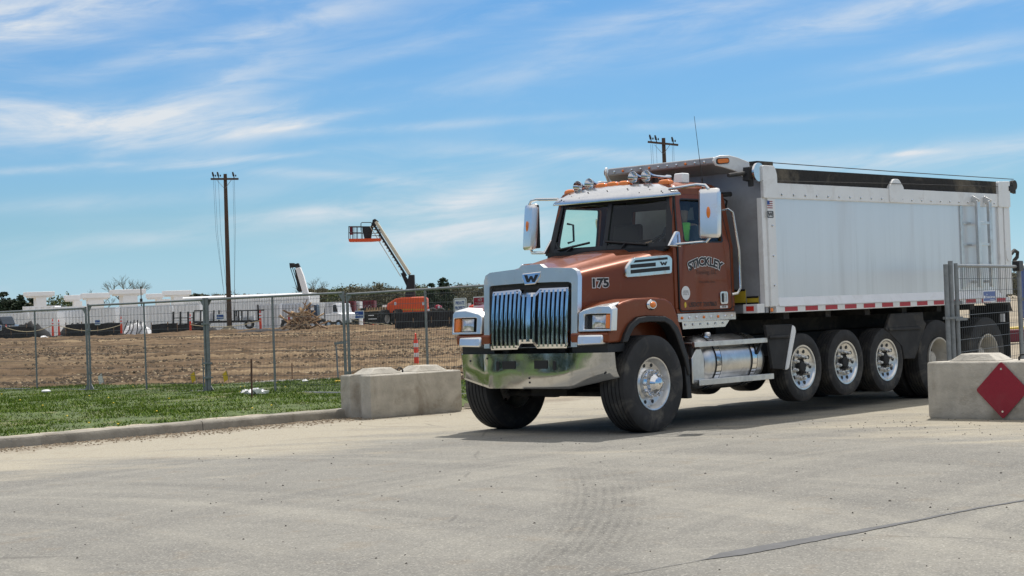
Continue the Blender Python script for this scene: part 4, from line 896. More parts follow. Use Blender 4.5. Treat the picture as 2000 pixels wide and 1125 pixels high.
    base = mx(mr(vor.outputs['Color'], .64, .95, 0, .60), base, (.46, .44, .385))
    base = mx(mr(vor.outputs['Color'], .04, .24, .62, 0), base, (.07, .066, .06))
    # hairline cracks and a sealed joint
    w = N.new('ShaderNodeTexVoronoi'); w.feature = 'DISTANCE_TO_EDGE'; w.inputs['Scale'].default_value = .16
    wv = N.new('ShaderNodeMix'); wv.data_type = 'VECTOR'; wv.inputs[0].default_value = .12; nn = N.new('ShaderNodeTexNoise'); nn.inputs['Scale'].default_value = 1.4; nn.inputs['Detail'].default_value = 6; L.new(pos, nn.inputs[0])
    L.new(pos, wv.inputs[4]); L.new(nn.outputs['Color'], wv.inputs[5]); L.new(wv.outputs[1], w.inputs['Vector'])
    base = mx(ma('MULTIPLY', mr(w.outputs['Distance'], .0010, .0026, .35, 0), mr(nz(mp(1, 1), .6), .48, .56)), base, (.07, .065, .06))
    L.new(base, b.inputs['Base Color']); b.inputs['Roughness'].default_value = .92; b.inputs['Specular IOR Level'].default_value = .25
    bp = N.new('ShaderNodeBump'); bp.inputs['Strength'].default_value = .35; bp.inputs['Distance'].default_value = .012
    L.new(ma('ADD', nz(mp(1, 1), 60, 4, .75), ma('MULTIPLY', nz(mp(1, 1), 6, 4), .8)), bp.inputs['Height']); L.new(bp.outputs[0], b.inputs['Normal'])
    return m
EARTH = mat('dry earth', (.30, .25, .175), .95, 0, var=.2, vs=.35, dirt=((.20, .155, .10), .6, .12))
# one sheet to the horizon
b = MB(); ys = [-3000, -400, -60, 0, 30, 45, 55, 65, 75, 85, 95, 105, 111, 116, 120, 125, 130, 138, 160, 220, 400, 1000, 4000]; xs = [-3000, -600, -150, -40, 0, 40, 150, 600, 3000]
b.loft([[(x, y, gz(x, y) - .055) for x in xs] for y in ys]); tag(b.build('ground', EARTH, ang=60), kind='structure')
ROADM = groundmat()
KD = Vector((-.700, -.714, 0)); K0 = Vector((-2.30, 25.12, 0))            # kerb line, running towards the left of the photographer
def kp(t, off=0.0): return K0 + KD * t + Vector((-.714, .700, 0)) * off      # off > 0 is on the grass side
b = MB(); q = kp(40); e = kp(-30)
b.add([(-60, -60, 0), (90, -60, 0), (90, 60, 0), (e.x, e.y, 0), (K0.x, K0.y, 0), (q.x, q.y, 0), (-60, q.y, 0)], [(0, 1, 2, 3, 4, 5, 6)])
tag(b.build('road', ROADM), kind='structure')
# kerb stones, 3 m each, as one run of concrete
b = MB(); prof = [(-.02, -.03), (-.015, .085), (.0, .115), (.03, .128), (.17, .130), (.185, .12), (.19, -.03)]
for k in range(9):
    t0, t1 = k * 3.0 + .006 - .4, k * 3.0 + 2.994 - .4; secs = []
    for j in range(9):
        t = t0 + (t1 - t0) * j / 8; p = []
        for o, z in prof:
            c = kp(t, o + .012 * noise.noise(Vector((t * 1.3, o * 9, 3)))); p.append((c.x, c.y, z + (.012 * noise.noise(Vector((t * 1.7, o * 5, 7))) if z > 0 else 0)))
        secs.append(p)
    b.loft(secs, caps=True)
tag(b.build('kerb', KERB, ang=40), kind='structure')
SEALM = mat('crack sealant', (.082, .081, .079), .65, 0, var=.25, vs=6)
b = MB(); A, B_ = Vector((-.55, 8.50, .004)), Vector((6.0, 14.6, .004)); n = 260
for side in range(1):
    pts = []
    for k in range(n + 1):
        t = k / n; c = A.lerp(B_, t); d = Vector((-.68, .73, 0)); wv = (.004 if t < .235 else .008 + .075 * ss((t - .235) * 26) * (1 - .86 * ss((t - .27) / .24))) + (.007 * nzv(t * 60, 1) + .008 * nzv(t * 150, 4)) * (1 if t > .235 else .35)
        c = c + d * (.05 * nzv(t * 6, 5) + .012 * nzv(t * 30, 3)); pts.append((c - d * max(.004, wv), c + d * max(.003, wv + .008 * nzv(t * 110, 9) * (t > .235))))
    b.loft([[tuple(a), tuple(c)] for a, c in pts])
pts = []
for k in range(80):
    t = k / 79; c = Vector((2.05, 10.75, .004)).lerp(Vector((3.35, 10.05, .004)), t) + Vector((.03 * nzv(t * 9, 3), .05 * nzv(t * 7, 6), 0)); w_ = max(.0012, .003 + .003 * nzv(t * 22, 8)); pts.append([(c.x, c.y - w_, .004), (c.x, c.y + w_, .004)])
b.loft(pts)
tag(b.build('road_seam', SEALM), kind='structure')

# --- grass verge
VERGE = [(-16.5, 10.9), (-2.38, 25.32), (-1.1, 26.6), (-.3, 28.2), (-.7, 33), (-3.0, 37.2), (-4.7, 36.7), (-7.7, 38.1), (-11.3, 39.2), (-17, 41.5), (-30, 42), (-30, 10)]
def inside(p, poly):
    x, y = p; c = False; j = len(poly) - 1
    for i in range(len(poly)):
        (xi, yi), (xj, yj) = poly[i], poly[j]
        if (yi > y) != (yj > y) and x < (xj - xi) * (y - yi) / (yj - yi) + xi: c = not c
        j = i
    return c
def vz(x, y): return .112 + .035 * nzv(x * .5, y * .5, 2) + .012 * nzv(x * 3, y * 3, 5)
SOD = mat('sod', (.075, .105, .026), .95, 0, var=.35, vs=2.2, dirt=((.24, .19, .10), .75, 1.1))
b = MB(); step = .32; idx = {}
for i in range(52):
    for j in range(100):
        x, y = -16 + i * step, 11 + j * step
        if inside((x, y), VERGE) or inside((x + step, y + step), VERGE) or inside((x + step, y), VERGE) or inside((x, y + step), VERGE):
            quad = []
            for a, c in ((0, 0), (1, 0), (1, 1), (0, 1)):
                k = (i + a, j + c)
                if k not in idx:
                    px, py = x + a * step, y + c * step
                    kd = (Vector((px, py, 0)) - K0).dot(Vector((-.714, .700, 0)))
                    if kd < .19 and py < 25.4:
                        pp = Vector((px, py, 0)) + Vector((-.714, .700, 0)) * (.188 - kd); px, py = pp.x, pp.y
                    idx[k] = len(b.v); b.v.append((px, py, vz(px, py) - (.10 if not inside((px, py), VERGE) else 0)))
                quad.append(idx[k])
            b.f.append(tuple(quad))
tag(b.build('grass_verge', SOD, ang=80), kind='structure')
b = MB(); cnt = 0
while cnt < 112000:
    x, y = rng.uniform(-18.0, .2), rng.uniform(12, 40)
    if abs(x) > .50 * y or not inside((x, y), VERGE): continue
    kd = (Vector((x, y, 0)) - K0).dot(Vector((-.714, .700, 0)))
    if kd < .17 - .10 * max(0, nzv(x * 2.2, y * 2.2, 6, 2)) * 2: continue
    dens = .62 + .9 * nzv(x * .8, y * .8, 8, 3) - (.35 if kd < .5 else 0)
    if rng.random() > dens: continue
    cnt += 1
    h = rng.uniform(.022, .055) * (1 + .5 * nzv(x * .4, y * .4, 3)); a = rng.uniform(0, 6.283); w = rng.uniform(.006, .013); lx, ly = rng.uniform(-.05, .05), rng.uniform(-.05, .05)
    z = vz(x, y) - .01; ca, sa = math.cos(a) * w, math.sin(a) * w
    b.add([(x - ca, y - sa, z), (x + ca, y + sa, z), (x + lx, y + ly, z + h)], [(0, 1, 2)])
tag(b.build('grass', GRASSM, ang=None), kind='stuff')
DANDY = mat('dandelion yellow', (.75, .55, .03), .7)
b = MB()
for k in range(32):
    x, y = rng.uniform(-11, -1), rng.uniform(20, 37)
    if inside((x, y), VERGE): b.ball((x, y, vz(x, y) + .05), (.018, .018, .010), 6, 3)
tag(b.build('dandelions', DANDY), kind='stuff')
# --- dug-over field beyond the fence
def fieldmat():
    m = mat('turned soil', (.148, .100, .060), .97, 0, var=.5, vs=2.6, bump=1.0, bs=7, dirt=((.35, .258, .155), .9, .34), spec=.1, stretch=(.12, 1, 1)); return m
b = MB(); rows = []; y = 36.2; dy = .10
ysf = []
while y < 122: ysf.append(y); y += dy; dy = min(.75, dy * 1.016)
for y in ysf:
    r = []
    for i in range(301):
        u = -.40 + .56 * i / 300; x = u * y
        amp = ss((y - 36.5) / 2.0)
        rough = .075 * nzv(x * 1.9, y * 1.1, 0, 5) + .055 * abs(noise.noise(Vector((x * 5.5, y * 3.8, 2)))) + .035 * noise.noise(Vector((x * 11, y * 9, 7))) + .05 * nzv(x * .35, y * .9, 4, 4) + .10 * nzv(x * .12, y * .35, 9, 3) + .045 * max(0, noise.noise(Vector((x * 3.2, y * 2.2, 1))))
        tr_ = .085 * math.sin(y * 1.25 + x * .05 + 1.6 * nzv(x * .06, y * .1, 6, 2)) * ss(.5 + nzv(x * .05, y * .09, 11, 2) * 2)
        z = gz(x, y) - .01 + amp * (1.1 * rough + tr_) + .12 * ss((y - 104) / 6) * (1 - ss((y - 114) / 6))
        if y < 37.0: z -= .05
        r.append((x, y, z))
    rows.append(r)
b.loft(rows); tag(b.build('dirt_field', fieldmat(), ang=None), kind='structure')
GRAVM = mat('pale gravel', (.42, .40, .37), .95, 0, var=.3, vs=6)
def stones(n, fn, s0, s1, name, m):
    b = MB()
    for k in range(n):
        x, y, z = fn(); r = rng.uniform(s0, s1); st = len(b.v)
        b.add([(1, 0, 0), (-1, 0, 0), (0, 1, 0), (0, -1, 0), (0, 0, 1), (0, 0, -.6)], [(0, 2, 4), (2, 1, 4), (1, 3, 4), (3, 0, 4), (2, 0, 5), (1, 2, 5), (3, 1, 5), (0, 3, 5)])
        A3 = rng.uniform(0, 6.28); c, s_ = math.cos(A3), math.sin(A3); kx, ky, kz = rng.uniform(.7, 1.3), rng.uniform(.7, 1.3), rng.uniform(.45, .9)
        b.v[st:] = [(x + r * (kx * v[0] * c - ky * v[1] * s_), y + r * (kx * v[0] * s_ + ky * v[1] * c), z + r * kz * v[2]) for v in b.v[st:]]
    return tag(b.build(name, m, ang=None), kind='stuff')
def near_kerb():
    p = kp(rng.uniform(0, 16), -abs(rng.gauss(0, .35)) - .03); return p.x, p.y, .003
stones(2600, near_kerb, .006, .022, 'kerb_grit', mat('brown grit', (.22, .17, .115), .95, 0, var=.4, vs=30))
def on_road():
    if rng.random() < .45: return rng.uniform(-4, 5), rng.uniform(9, 20), .002
    if rng.random() < .6: return rng.gauss(5.2, 1.2), rng.gauss(19.6, .8), .002
    return rng.uniform(-3, 1.5), rng.gauss(24.6, .8), .002
stones(420, on_road, .004, .012, 'road_grit', mat('dark grit', (.055, .048, .04), .95))
def strip_g():
    t = rng.random(); x = -5.6 + 3.2 * t + rng.gauss(0, .2); y = 38.3 + rng.uniform(-.8, 1.0); return x, y, gz(x, y) + .03
def clods_at():
    y = 37.2 + 62 * rng.random() ** 1.5; x = rng.uniform(-.31, .06) * y
    return x, y, gz(x, y) + .03 + .05 * nzv(x * .5, y * .5, 3)
stones(16000, clods_at, .02, .075, 'dirt_clods', mat('dark clods', (.115, .080, .048), .97, 0, var=.3, vs=2))
stones(5000, clods_at, .02, .055, 'pale_clods', mat('pale clods', (.46, .36, .23), .97, 0, var=.3, vs=2))
stones(2200, strip_g, .03, .07, 'gravel_strip', GRAVM)

# ================================================================== fence, blocks, small things by the road
def wires(L_, H, z0, dx=.05, dz=.15, r=.0030, double=False):
    b = MB(); n = int(L_ / dx)
    for k in range(1, n): b.tube((k * L_ / n, 0, z0), (k * L_ / n, 0, H), r, n=3)
    z = z0 + dz
    while z < H:
        b.tube((0, .003, z), (L_, .003, z), r * 1.25, n=3)
        z += dz
    return b
def fence_panel(p0, p1, H, label, mid=True, z0=.10, foot=.02, group='temporary fence panels', dx=.05, end=True, top=(0, 0)):
    d = Vector((p1[0] - p0[0], p1[1] - p0[1], 0)); L_ = d.length; rz = math.atan2(d.y, d.x)
    root = thing('wire_fence', label, 'fence', (p0[0], p0[1], 0), rz, group)
    sl = lambda x: top[0] + (top[1] - top[0]) * x / L_
    fr = MB()
    for x in ((.0, L_) if end else (0,)): fr.tube((x, 0, foot), (x, 0, H + sl(x) + .03), .024, n=10)
    fr.tube((0, 0, H + sl(0)), (L_, 0, H + sl(L_)), .021, n=8).tube((0, 0, z0), (L_, 0, z0), .021, n=8)
    for x, s in ((0, 1), (L_, -1)):
        for z, k in ((H, -1), (z0, 1)):
            zz = z + (sl(x) if z == H else 0)
            fr.add([(x, -.006, zz), (x + s * .14, -.006, zz), (x, -.006, zz + k * .16), (x, .006, zz), (x + s * .14, .006, zz), (x, .006, zz + k * .16)], [(0, 1, 2), (3, 5, 4), (0, 3, 4, 1), (1, 4, 5, 2), (2, 5, 3, 0)])
    fr.build('frame', GALV, root)
    if mid: MB().tube((L_ / 2, 0, foot), (L_ / 2, 0, H + sl(L_ / 2)), .019, n=8).build('middle_post', GALV, root)
    wires(L_, H, z0, dx).build('wire_mesh', WIRE, root, ang=None)
    many('clamp', MB().lathe([(.026, -.025), (.036, -.025), (.036, .025), (.026, .025)], ax='z', n=10).box(-.01, .01, -.065, -.026, -.02, .02), GALV, root, [(0, 0, .45), (0, 0, H - .45)], mir=False)
    return root
J0 = Vector((-11.65, 39.27)); J1 = Vector((-8.71, 36.32)); J2 = Vector((-5.77, 33.38)); J3 = Vector((-2.88, 30.57)); J4 = Vector((.02, 27.75))
gap = lambda a, c, k=.05: (a + (c - a).normalized() * k, c - (c - a).normalized() * k)
FN = ['wire fence panel at the far left edge, in front of the parked dark pickup', 'wire fence panel left of the double post, in front of the white plastic heap', 'wire fence panel in front of the stake trailer, leaning stake before it', 'wire fence panel carrying the private property sign, behind the concrete block']
for k, (a, c) in enumerate(((J0, J1), (J1, J2), (J2, J3), (J3, J4))):
    q0, q1 = gap(a, c); fence_panel(q0, q1, 1.78, FN[k], top=((.0, .0), (.05, .05), (.05, .05), (.02, .06))[k], dx=.04)
# the double gate posts at the middle junction
gp = thing('gate_post', 'stout double steel post with hinge rods between two fence panels', 'post', (J2.x - .02, J2.y - .06, 0), math.atan2(-2.94, 2.94))
MB().tube((0, 0, 0), (0, 0, 1.86), .032, n=10).tube((.085, 0, 0), (.085, 0, 1.86), .032, n=10).build('posts_pair', GALV, gp).name = 'post_pair'
b = MB()
for z in (.35, .62, 1.36): b.box(-.05, .135, -.045, .045, z, z + .035)
b.build('hinge_bracket', GALV, gp)
MB().tube((-.06, -.03, .1), (-.06, -.03, .75), .012).build('drop_rod', GALV, gp)
# gate panel on the right, behind the block
G0, G1 = Vector((5.42, 21.65)), Vector((6.98, 24.45)); G2 = G1 + (G1 - G0)
fence_panel(G0, G1, 1.78, 'wire gate panel hung behind the concrete block with the red diamond', mid=False, group='gate panels', z0=.12, dx=.10)
fence_panel(G1 + (G1 - G0).normalized() * .06, G2, 1.78, 'second gate panel at the right edge of the photo, past the black cap', mid=False, group='gate panels', z0=.12, dx=.10)
MB().box(-.14, .10, -.05, .05, 1.72, 1.86).build('post_cap', BLACK, None, loc=(G1.x, G1.y, 0), rz=math.atan2(2.80, 1.56), bev=.01).name = 'fence_clamp'
tag(bpy.data.objects['fence_clamp'], 'black rubber clamp over the top rail where two gate panels meet', 'clamp')
gp = thing('gate_post', 'three galvanised gate posts strapped together beside the dump body', 'post', (G0.x - .04, G0.y - .05, 0), math.atan2(2.80, 1.56) - .9)
MB().tube((-.10, 0, 0), (-.10, 0, 1.80), .03, n=10).build('post', GALV, gp); MB().tube((-.03, .02, 0), (-.03, .02, 1.84), .03, n=10).build('post', GALV, gp)
many('strap', MB().box(-.14, .08, -.045, -.03, 0, .03).box(-.14, .08, .03, .05, 0, .03).box(-.02, .13, -.06, -.045, -.02, .01), GALV, gp, [(0, 0, .55), (0, 0, 1.13)], mir=False)
# concrete blocks
def concrete_block(L_, D_, H, label, loc, rz, ridge, group='concrete barrier blocks', groove=True):
    root = thing('concrete_block', label, 'concrete block', loc, rz, group)
    g = [(0, 0), (L_, 0), (L_, D_ * .36), (L_ - .045, D_ * .43), (L_ - .045, D_ * .57), (L_, D_ * .64), (L_, D_), (0, D_), (0, D_ * .68), (.10, D_ * .58), (.10, D_ * .42), (0, D_ * .32)] if groove else [(0, 0), (L_, 0), (L_, D_), (0, D_)]
    secs = []
    for z in (0, .03, H * .33, H * .66, H - .015, H):
        k = .012 if z in (0, H) else 0
        secs.append([(x + (k if x < L_ / 2 else -k) + .006 * noise.noise(Vector((x * 2, z * 4, 1))), y + (k if y < D_ / 2 else -k) + .006 * noise.noise(Vector((y * 3, z * 4, 5))), z) for x, y in g])
    MB().loft(secs, caps=True, closed=True).build('block', CONC, root, ang=35)
    for x0, x1 in ridge:
        MB().hexa([(x0, D_ * .20, H), (x1, D_ * .20, H), (x1, D_ * .80, H), (x0, D_ * .80, H), (x0 + .13, D_ * .30, H + .085), (x1 - .13, D_ * .30, H + .085), (x1 - .13, D_ * .70, H + .085), (x0 + .13, D_ * .70, H + .085)]).build('key_ridge', CONC, root, bev=.012)
    c = (ridge[0][1] + (ridge[1][0] if len(ridge) > 1 else ridge[0][1] + .3)) / 2
    MB().path([(c - .05, D_ / 2, H - .02), (c - .05, D_ / 2, H + .03), (c - .025, D_ / 2, H + .065), (c + .025, D_ / 2, H + .065), (c + .05, D_ / 2, H + .03), (c + .05, D_ / 2, H - .02)], .012, 8).build('lifting_loop', BLACKM, root)
    return root
a = math.atan2(1.02, 1.20)
concrete_block(1.60, .72, .60, 'weathered concrete barrier block at the end of the kerb, left of the truck', (-2.00, 24.50, 0), a, [(.10, .66), (.90, 1.48)])
BR = concrete_block(1.75, .68, .655, 'concrete barrier block with a dark red diamond sign on its face', (4.79, 20.635, 0), math.atan2(-.70, .74), [(.20, .82), (1.25, 1.70)])
ar = math.atan2(-.70, .74); ux, uy = math.cos(ar), math.sin(ar); nx, ny = uy, -ux
# diamond sign
sg = thing('diamond_sign', 'dark red diamond reflector bolted to the concrete block face', 'sign', (4.79 + ux * .95 + nx * .018, 20.635 + uy * .95 + ny * .018, .335), ar)
MB().prism(rrect([(0, -.325), (.325, 0), (0, .325), (-.325, 0)], .03), -.004, .0).build('plate', SIGNR, sg)
b = MB()
for z in (-.24, .24): b.lathe([(0, -.012), (.012, -.012), (.014, -.004), (0, -.004)], c=(0, 0, z), ax='y', n=10)
b.build('bolt', STEEL, sg).name = 'bolt'
# fence signs
def fence_pt(px, a, c):
    """ground point on the fence line a-c seen at photo column px"""
    d = _F + _R2 * ((px - 1000) / F_PX); t0 = Vector((d.x, d.y)); e = c - a
    den = t0.x * e.y - t0.y * e.x; k = (a.x * e.y - a.y * e.x) / den; p = t0 * k
    return p, math.atan2(e.y, e.x)
def onsite_sign(px, py, a, c, w, h, label, off=.045):
    p, rz = fence_pt(px, a, c); z = at(px, py, p.y).z
    n = Vector((math.sin(rz), -math.cos(rz))); p = p + n * off
    r = thing('fence_sign', label, 'sign', (p.x, p.y, z), rz, 'blue fence company signs')
    MB().prism(rrect([(-w / 2, -h / 2), (w / 2, -h / 2), (w / 2, h / 2), (-w / 2, h / 2)], .015), -.002, .002).build('backing', SIGNW, r)
    MB().prism(rrect([(-w / 2 + .012, -h / 2 + .012), (w / 2 - .012, -h / 2 + .012), (w / 2 - .012, h / 2 - .012), (-w / 2 + .012, h / 2 - .012)], .01), -.0045, -.002).build('face', SIGNB, r)
    pl = lambda x0, z0: (lambda u, v: (x0 + u, -.0055, z0 + v))
    b = letters(MB(), 'Onsite Services', h * .30, pl(w * .07, -h * .08), off=.001, width=w * .74); letters(b, 'Pioneer', h * .17, pl(-w * .22, h * .17), shear=.2)
    b.prism(rrect([(-w * .47, -h * .18), (-w * .36, -h * .18), (-w * .36, h * .05), (-w * .47, h * .05)], .008), -.0056, -.005); b.box(w * .02, w * .40, -.0056, -.005, -h * .33, -h * .30)
    b.build('print', SIGNW, r, ang=None)
    return r
onsite_sign(192, 629.5, J1, J2, .20, .105, 'small blue company sign on the fence just right of the left double post')
onsite_sign(432, 619.0, J2, J3, .235, .105, 'blue company sign on the fence beside the tall wooden pole')
onsite_sign(704, 614.5, J3, J4, .235, .135, 'blue company sign on the fence left of the orange boom lift')
onsite_sign(1, 640.0, J0, J1, .15, .12, 'blue company sign cut by the left edge of the photo')
onsite_sign(1927, 578.5, G0, G1, .62, .145, 'blue company sign on the gate in front of the dump body', off=.03)
p, rz = fence_pt(902, J3, J4); z = at(902, 609, p.y).z; n = Vector((math.sin(rz), -math.cos(rz))); p = p + n * .05
sg = thing('warning_sign', 'white metal sign reading private property no trespassing beside the truck headlight', 'sign', (p.x, p.y, z), rz)
Wd, Hd = .30, .445
MB().prism(rrect([(-Wd / 2, -Hd / 2), (Wd / 2, -Hd / 2), (Wd / 2, Hd / 2), (-Wd / 2, Hd / 2)], .035), -.002, .002).build('plate', SIGNW, sg)
b = MB().ring(rrect([(-.138, -.21), (.138, -.21), (.138, .21), (-.138, .21)], .03), rrect([(-.131, -.203), (.131, -.203), (.131, .203), (-.131, .203)], .027), -.004, -.002)
pl = lambda z0: (lambda u, v: (u, -.004, z0 + v))
letters(b, 'NO', .095, pl(-.05), off=.002); b.build('black_print', DECALK, sg, ang=None)
b = letters(MB(), 'PRIVATE', .075, pl(.14), off=.002, width=.205); letters(b, 'PROPERTY', .075, pl(.06), off=.002, width=.235); letters(b, 'TRESPASSING', .07, pl(-.145), off=.0015, width=.235)
b.build('blue_print', SIGNB, sg, ang=None)
p, rz = fence_pt(941, J3, J4); z = at(941, 600, p.y).z; p = p + n * .05
sg = thing('warning_sign', 'white sign with dark red band half hidden by the truck grille', 'sign', (p.x, p.y, z), rz)
MB().prism(rrect([(-.15, -.17), (.15, -.17), (.15, .17), (-.15, .17)], .01), -.002, .002).build('plate', SIGNW, sg)
MB().box(-.14, .14, -.004, -.002, .03, .155).build('red_band', SIGNR, sg)
b = letters(MB(), 'NO', .06, pl(.115), off=.002); letters(b, 'TRESPASSING', .05, pl(.06), off=.001, width=.24); b.build('white_print', SIGNW, sg, ang=None)
MB().ball((.0, -.004, -.04), (.035, .003, .035), 12, 6).build('symbol', DECALK, sg)
# leaning stake, flags, scraps in the grass
p = at(492, 779, 29.6)
tag(MB().beam((0, 0, -.05), (.012, .0, .68), .035, .025).build('stake', mat('rusty steel', (.10, .05, .035), .85, 0, var=.4, vs=14), loc=(p.x, p.y, .09)), 'rusty steel stake standing in the grass in front of the fence', 'stake')
b = MB()
for k in range(9): b.hexa([(c[0] + rng.uniform(-.05, .05), c[1] + rng.uniform(-.04, .04), max(0, c[2] + rng.uniform(-.02, .06))) for q in [(rng.uniform(-.17, .17), rng.uniform(-.08, .08), .01)] for c in [(q[0] + dx, q[1] + dy, q[2] + dz) for dz in (0, .05) for dx, dy in ((-.06, -.05), (.06, -.05), (.06, .05), (-.06, .05))]])
p = at(497, 760, 31.0); tag(b.build('rag', PVC, loc=(p.x, p.y, .12)), 'crumpled white scrap lying in the grass behind the rusty stake', 'litter')
def flag(px, py, Y, m, label, lean):
    p = at(px, py, Y); z = gz(p.x, Y) + .02 if Y > 36.5 else .10
    r = thing('marker_flag', label, 'flag', (p.x, p.y, z))
    MB().tube((0, 0, 0), (lean * .3, 0, .36), .004, n=5).build('wire', GALV, r)
    b = MB(); b.loft([[(lean * .3 * (.45 + .55 * v) + u * .09 * (1 if lean > 0 else -1), .015 * math.sin(u * 5 + v * 3), .17 + .18 * v - u * .07) for u in (0, .5, 1)] for v in (0, .5, 1)]); b.build('cloth', m, r)
YF = mat('yellow flag', (.75, .50, .02), .6)
flag(386, 752, 37.6, YF, 'yellow marker flag left of the middle gate posts', -.2); flag(449, 752, 37.4, YF, 'yellow marker flag at the dirt edge, between the gate posts and the rusty stake', -.2); flag(206, 757, 38.6, PVC, 'white marker flag at the field edge near the left double post', -.25)
b = MB().box(-.07, .07, -.05, .05, 0, .05); p = at(661, 752, 35.5); tag(b.build('litter', YF, loc=(p.x, p.y, .10), bev=.015), 'yellow scrap lying in the grass beside the double post', 'litter')
b = MB().ball((0, 0, .03), (.10, .06, .035), 8, 5); p = at(90, 764, 35.5); tag(b.build('litter', PVC, loc=(p.x, p.y, .11)), 'white scrap in the grass by the left fence post', 'litter')
b = MB().ball((0, 0, .03), (.07, .05, .035), 8, 5); p = at(596, 751, 36.2); tag(b.build('litter', PVC, loc=(p.x, p.y, .10)), 'white lump in the grass left of the right double post', 'litter')
b = MB().box(-.28, .28, -.06, .06, 0, .05); p = at(572, 744, 38.4); tag(b.build('plank', SILT, loc=(p.x, p.y, gz(p.x, 38.4) + .03)), 'short black plank lying on the dirt edge', 'plank')
p = at(571, 744, 39.5); tag(MB().beam((0, 0, -.05), (0, 0, .42), .03, .03).build('stake', LUMBERD, loc=(p.x, p.y, gz(p.x, 39.5))), 'thin brown wooden stake at the dirt edge by the gravel', 'stake')
p = at(661, 742, 37.8); r = thing('bracket_post', 'thin grey post with a short bracket arm behind the fence', 'post', (p.x, p.y, 0))
MB().tube((0, 0, 0), (-.03, 0, .86), .018).build('post', GALV, r); MB().beam((-.06, 0, .85), (.2, 0, .87), .05, .05).build('arm', GALV, r)
def slabs(pts, label, name='concrete_rubble'):
    b = MB()
    for k in range(5):
        x, y = rng.uniform(-.35, .35), rng.uniform(-.2, .2); s = rng.uniform(.10, .22)
        b.hexa([(x - s, y - s * .7, 0), (x + s, y - s * .6, 0), (x + s * .9, y + s * .7, 0), (x - s * .8, y + s * .6, 0), (x - s * .9, y - s * .6, .06), (x + s, y - s * .5, .08), (x + s * .8, y + s * .6, .07), (x - s * .8, y + s * .5, .05)])
    tag(b.build(name, CONC, loc=pts), label, 'rubble')
slabs((*kp(14.8, .45).to_2d(), .10), 'pale broken concrete lying in the grass by the kerb at the left edge')
slabs((*kp(6.6, .35).to_2d(), .10), 'pale broken concrete along the kerb, midway to the block')
b = MB()
for k in range(60):
    t = rng.uniform(1.5, 15); o = rng.uniform(.16, .34); c = kp(t, o); l = rng.uniform(.05, .28) * (1 + max(0, nzv(t * .8, 2, 3, 2))); h = rng.uniform(.008, .022); q0, q1 = kp(t - l, o), kp(t + l, o + rng.uniform(-.03, .03))
    b.loft([[(p.x - .035 * k2, p.y + .035 * k2, .122 + h * (1 - abs(k2)) * (1 if j in (1, 2) else .2)) for k2 in (-1, -.4, .4, 1)] for j, p in enumerate((q0, q0.lerp(q1, .33), q0.lerp(q1, .66), q1))])
tag(b.build('spilled_soil', mat('spilled soil', (.42, .37, .28), .95, 0, var=.3, vs=8), ang=None), kind='stuff')
slabs((-.62, 26.3, .02), 'broken concrete pieces between the left block and the truck')

# ================================================================== the works yard
def yz(x, y): return gz(x, y) - .03
# --- utility poles
def utility_pole(px_base, Y, H, lean, label, rot, tilt=0.0):
    p = at(px_base, 600, Y); r = thing('utility_pole', label, 'utility pole', (p.x, Y, yz(p.x, Y)), rot, 'wooden utility poles')
    MB().path([(0, 0, -.3), (lean * .5, 0, H * .5), (lean, 0, H)], .185, 10, r2=.12).build('pole', WOOD, r)
    z = H - .35; x = lean
    tz = lambda dx: -dx * tilt
    MB().beam((x - 1.0, -.13, z + tz(-1)), (x + 1.0, -.13, z + tz(1)), .11, .13).build('crossarm', WOOD, r)
    MB().beam((x - .55, -.18, z - .05), (x - .03, -.15, z - .65), .04, .02).beam((x + .55, -.18, z - .05), (x + .03, -.15, z - .65), .04, .02).build('arm_brace', GALV, r)
    for dx in (-.78, -.42, .70):
        ins = MB().lathe([(0, .0), (.03, 0), (.03, .10), (.09, .12), (.05, .17), (.09, .19), (.05, .24), (.085, .26), (.05, .31), (.06, .36), (0, .38)], ax='z', n=10).xf(lambda v: Vector((v.x + x + dx - .25 * v.z, v.y - .13, v.z * 1.15 + z + .06 + tz(dx)))).build('insulator', BLACKM, r)
        MB().ball((x + dx + .12, -.13, z + .22 + tz(dx)), (.05, .05, .08), 8, 5).build('fitting', BLACKM, ins)
    b = MB()
    for dx, k in ((-.82, .30), (-.70, .42), (-.45, .22), (.62, .45), (.72, .35)): b.path([(x + dx, -.14, z), (x + dx * .93, -.14, z * .66), (x + dx * k + .1, -.14, 1.0)], .008, 4)
    b.build('hanging_wires', BLACKM, r)
    return r
utility_pole(447, 121, 10.85, .06, 'tall wooden utility pole left of centre with wires hanging down its sides', R(-14), .05)
utility_pole(1308, 112, 11.35, .0, 'wooden utility pole rising behind the dump truck cab', R(-25), .17)
b = MB().lathe([(.95, 0), (.6, .22), (.25, .42), (0, .5)], ax='z', n=16); p = at(445, 600, 121)
tag(b.build('dirt_mound', EARTH, loc=(p.x, 121, yz(p.x, 121) + .0)), 'small heap of earth around the foot of the left pole', 'dirt heap')

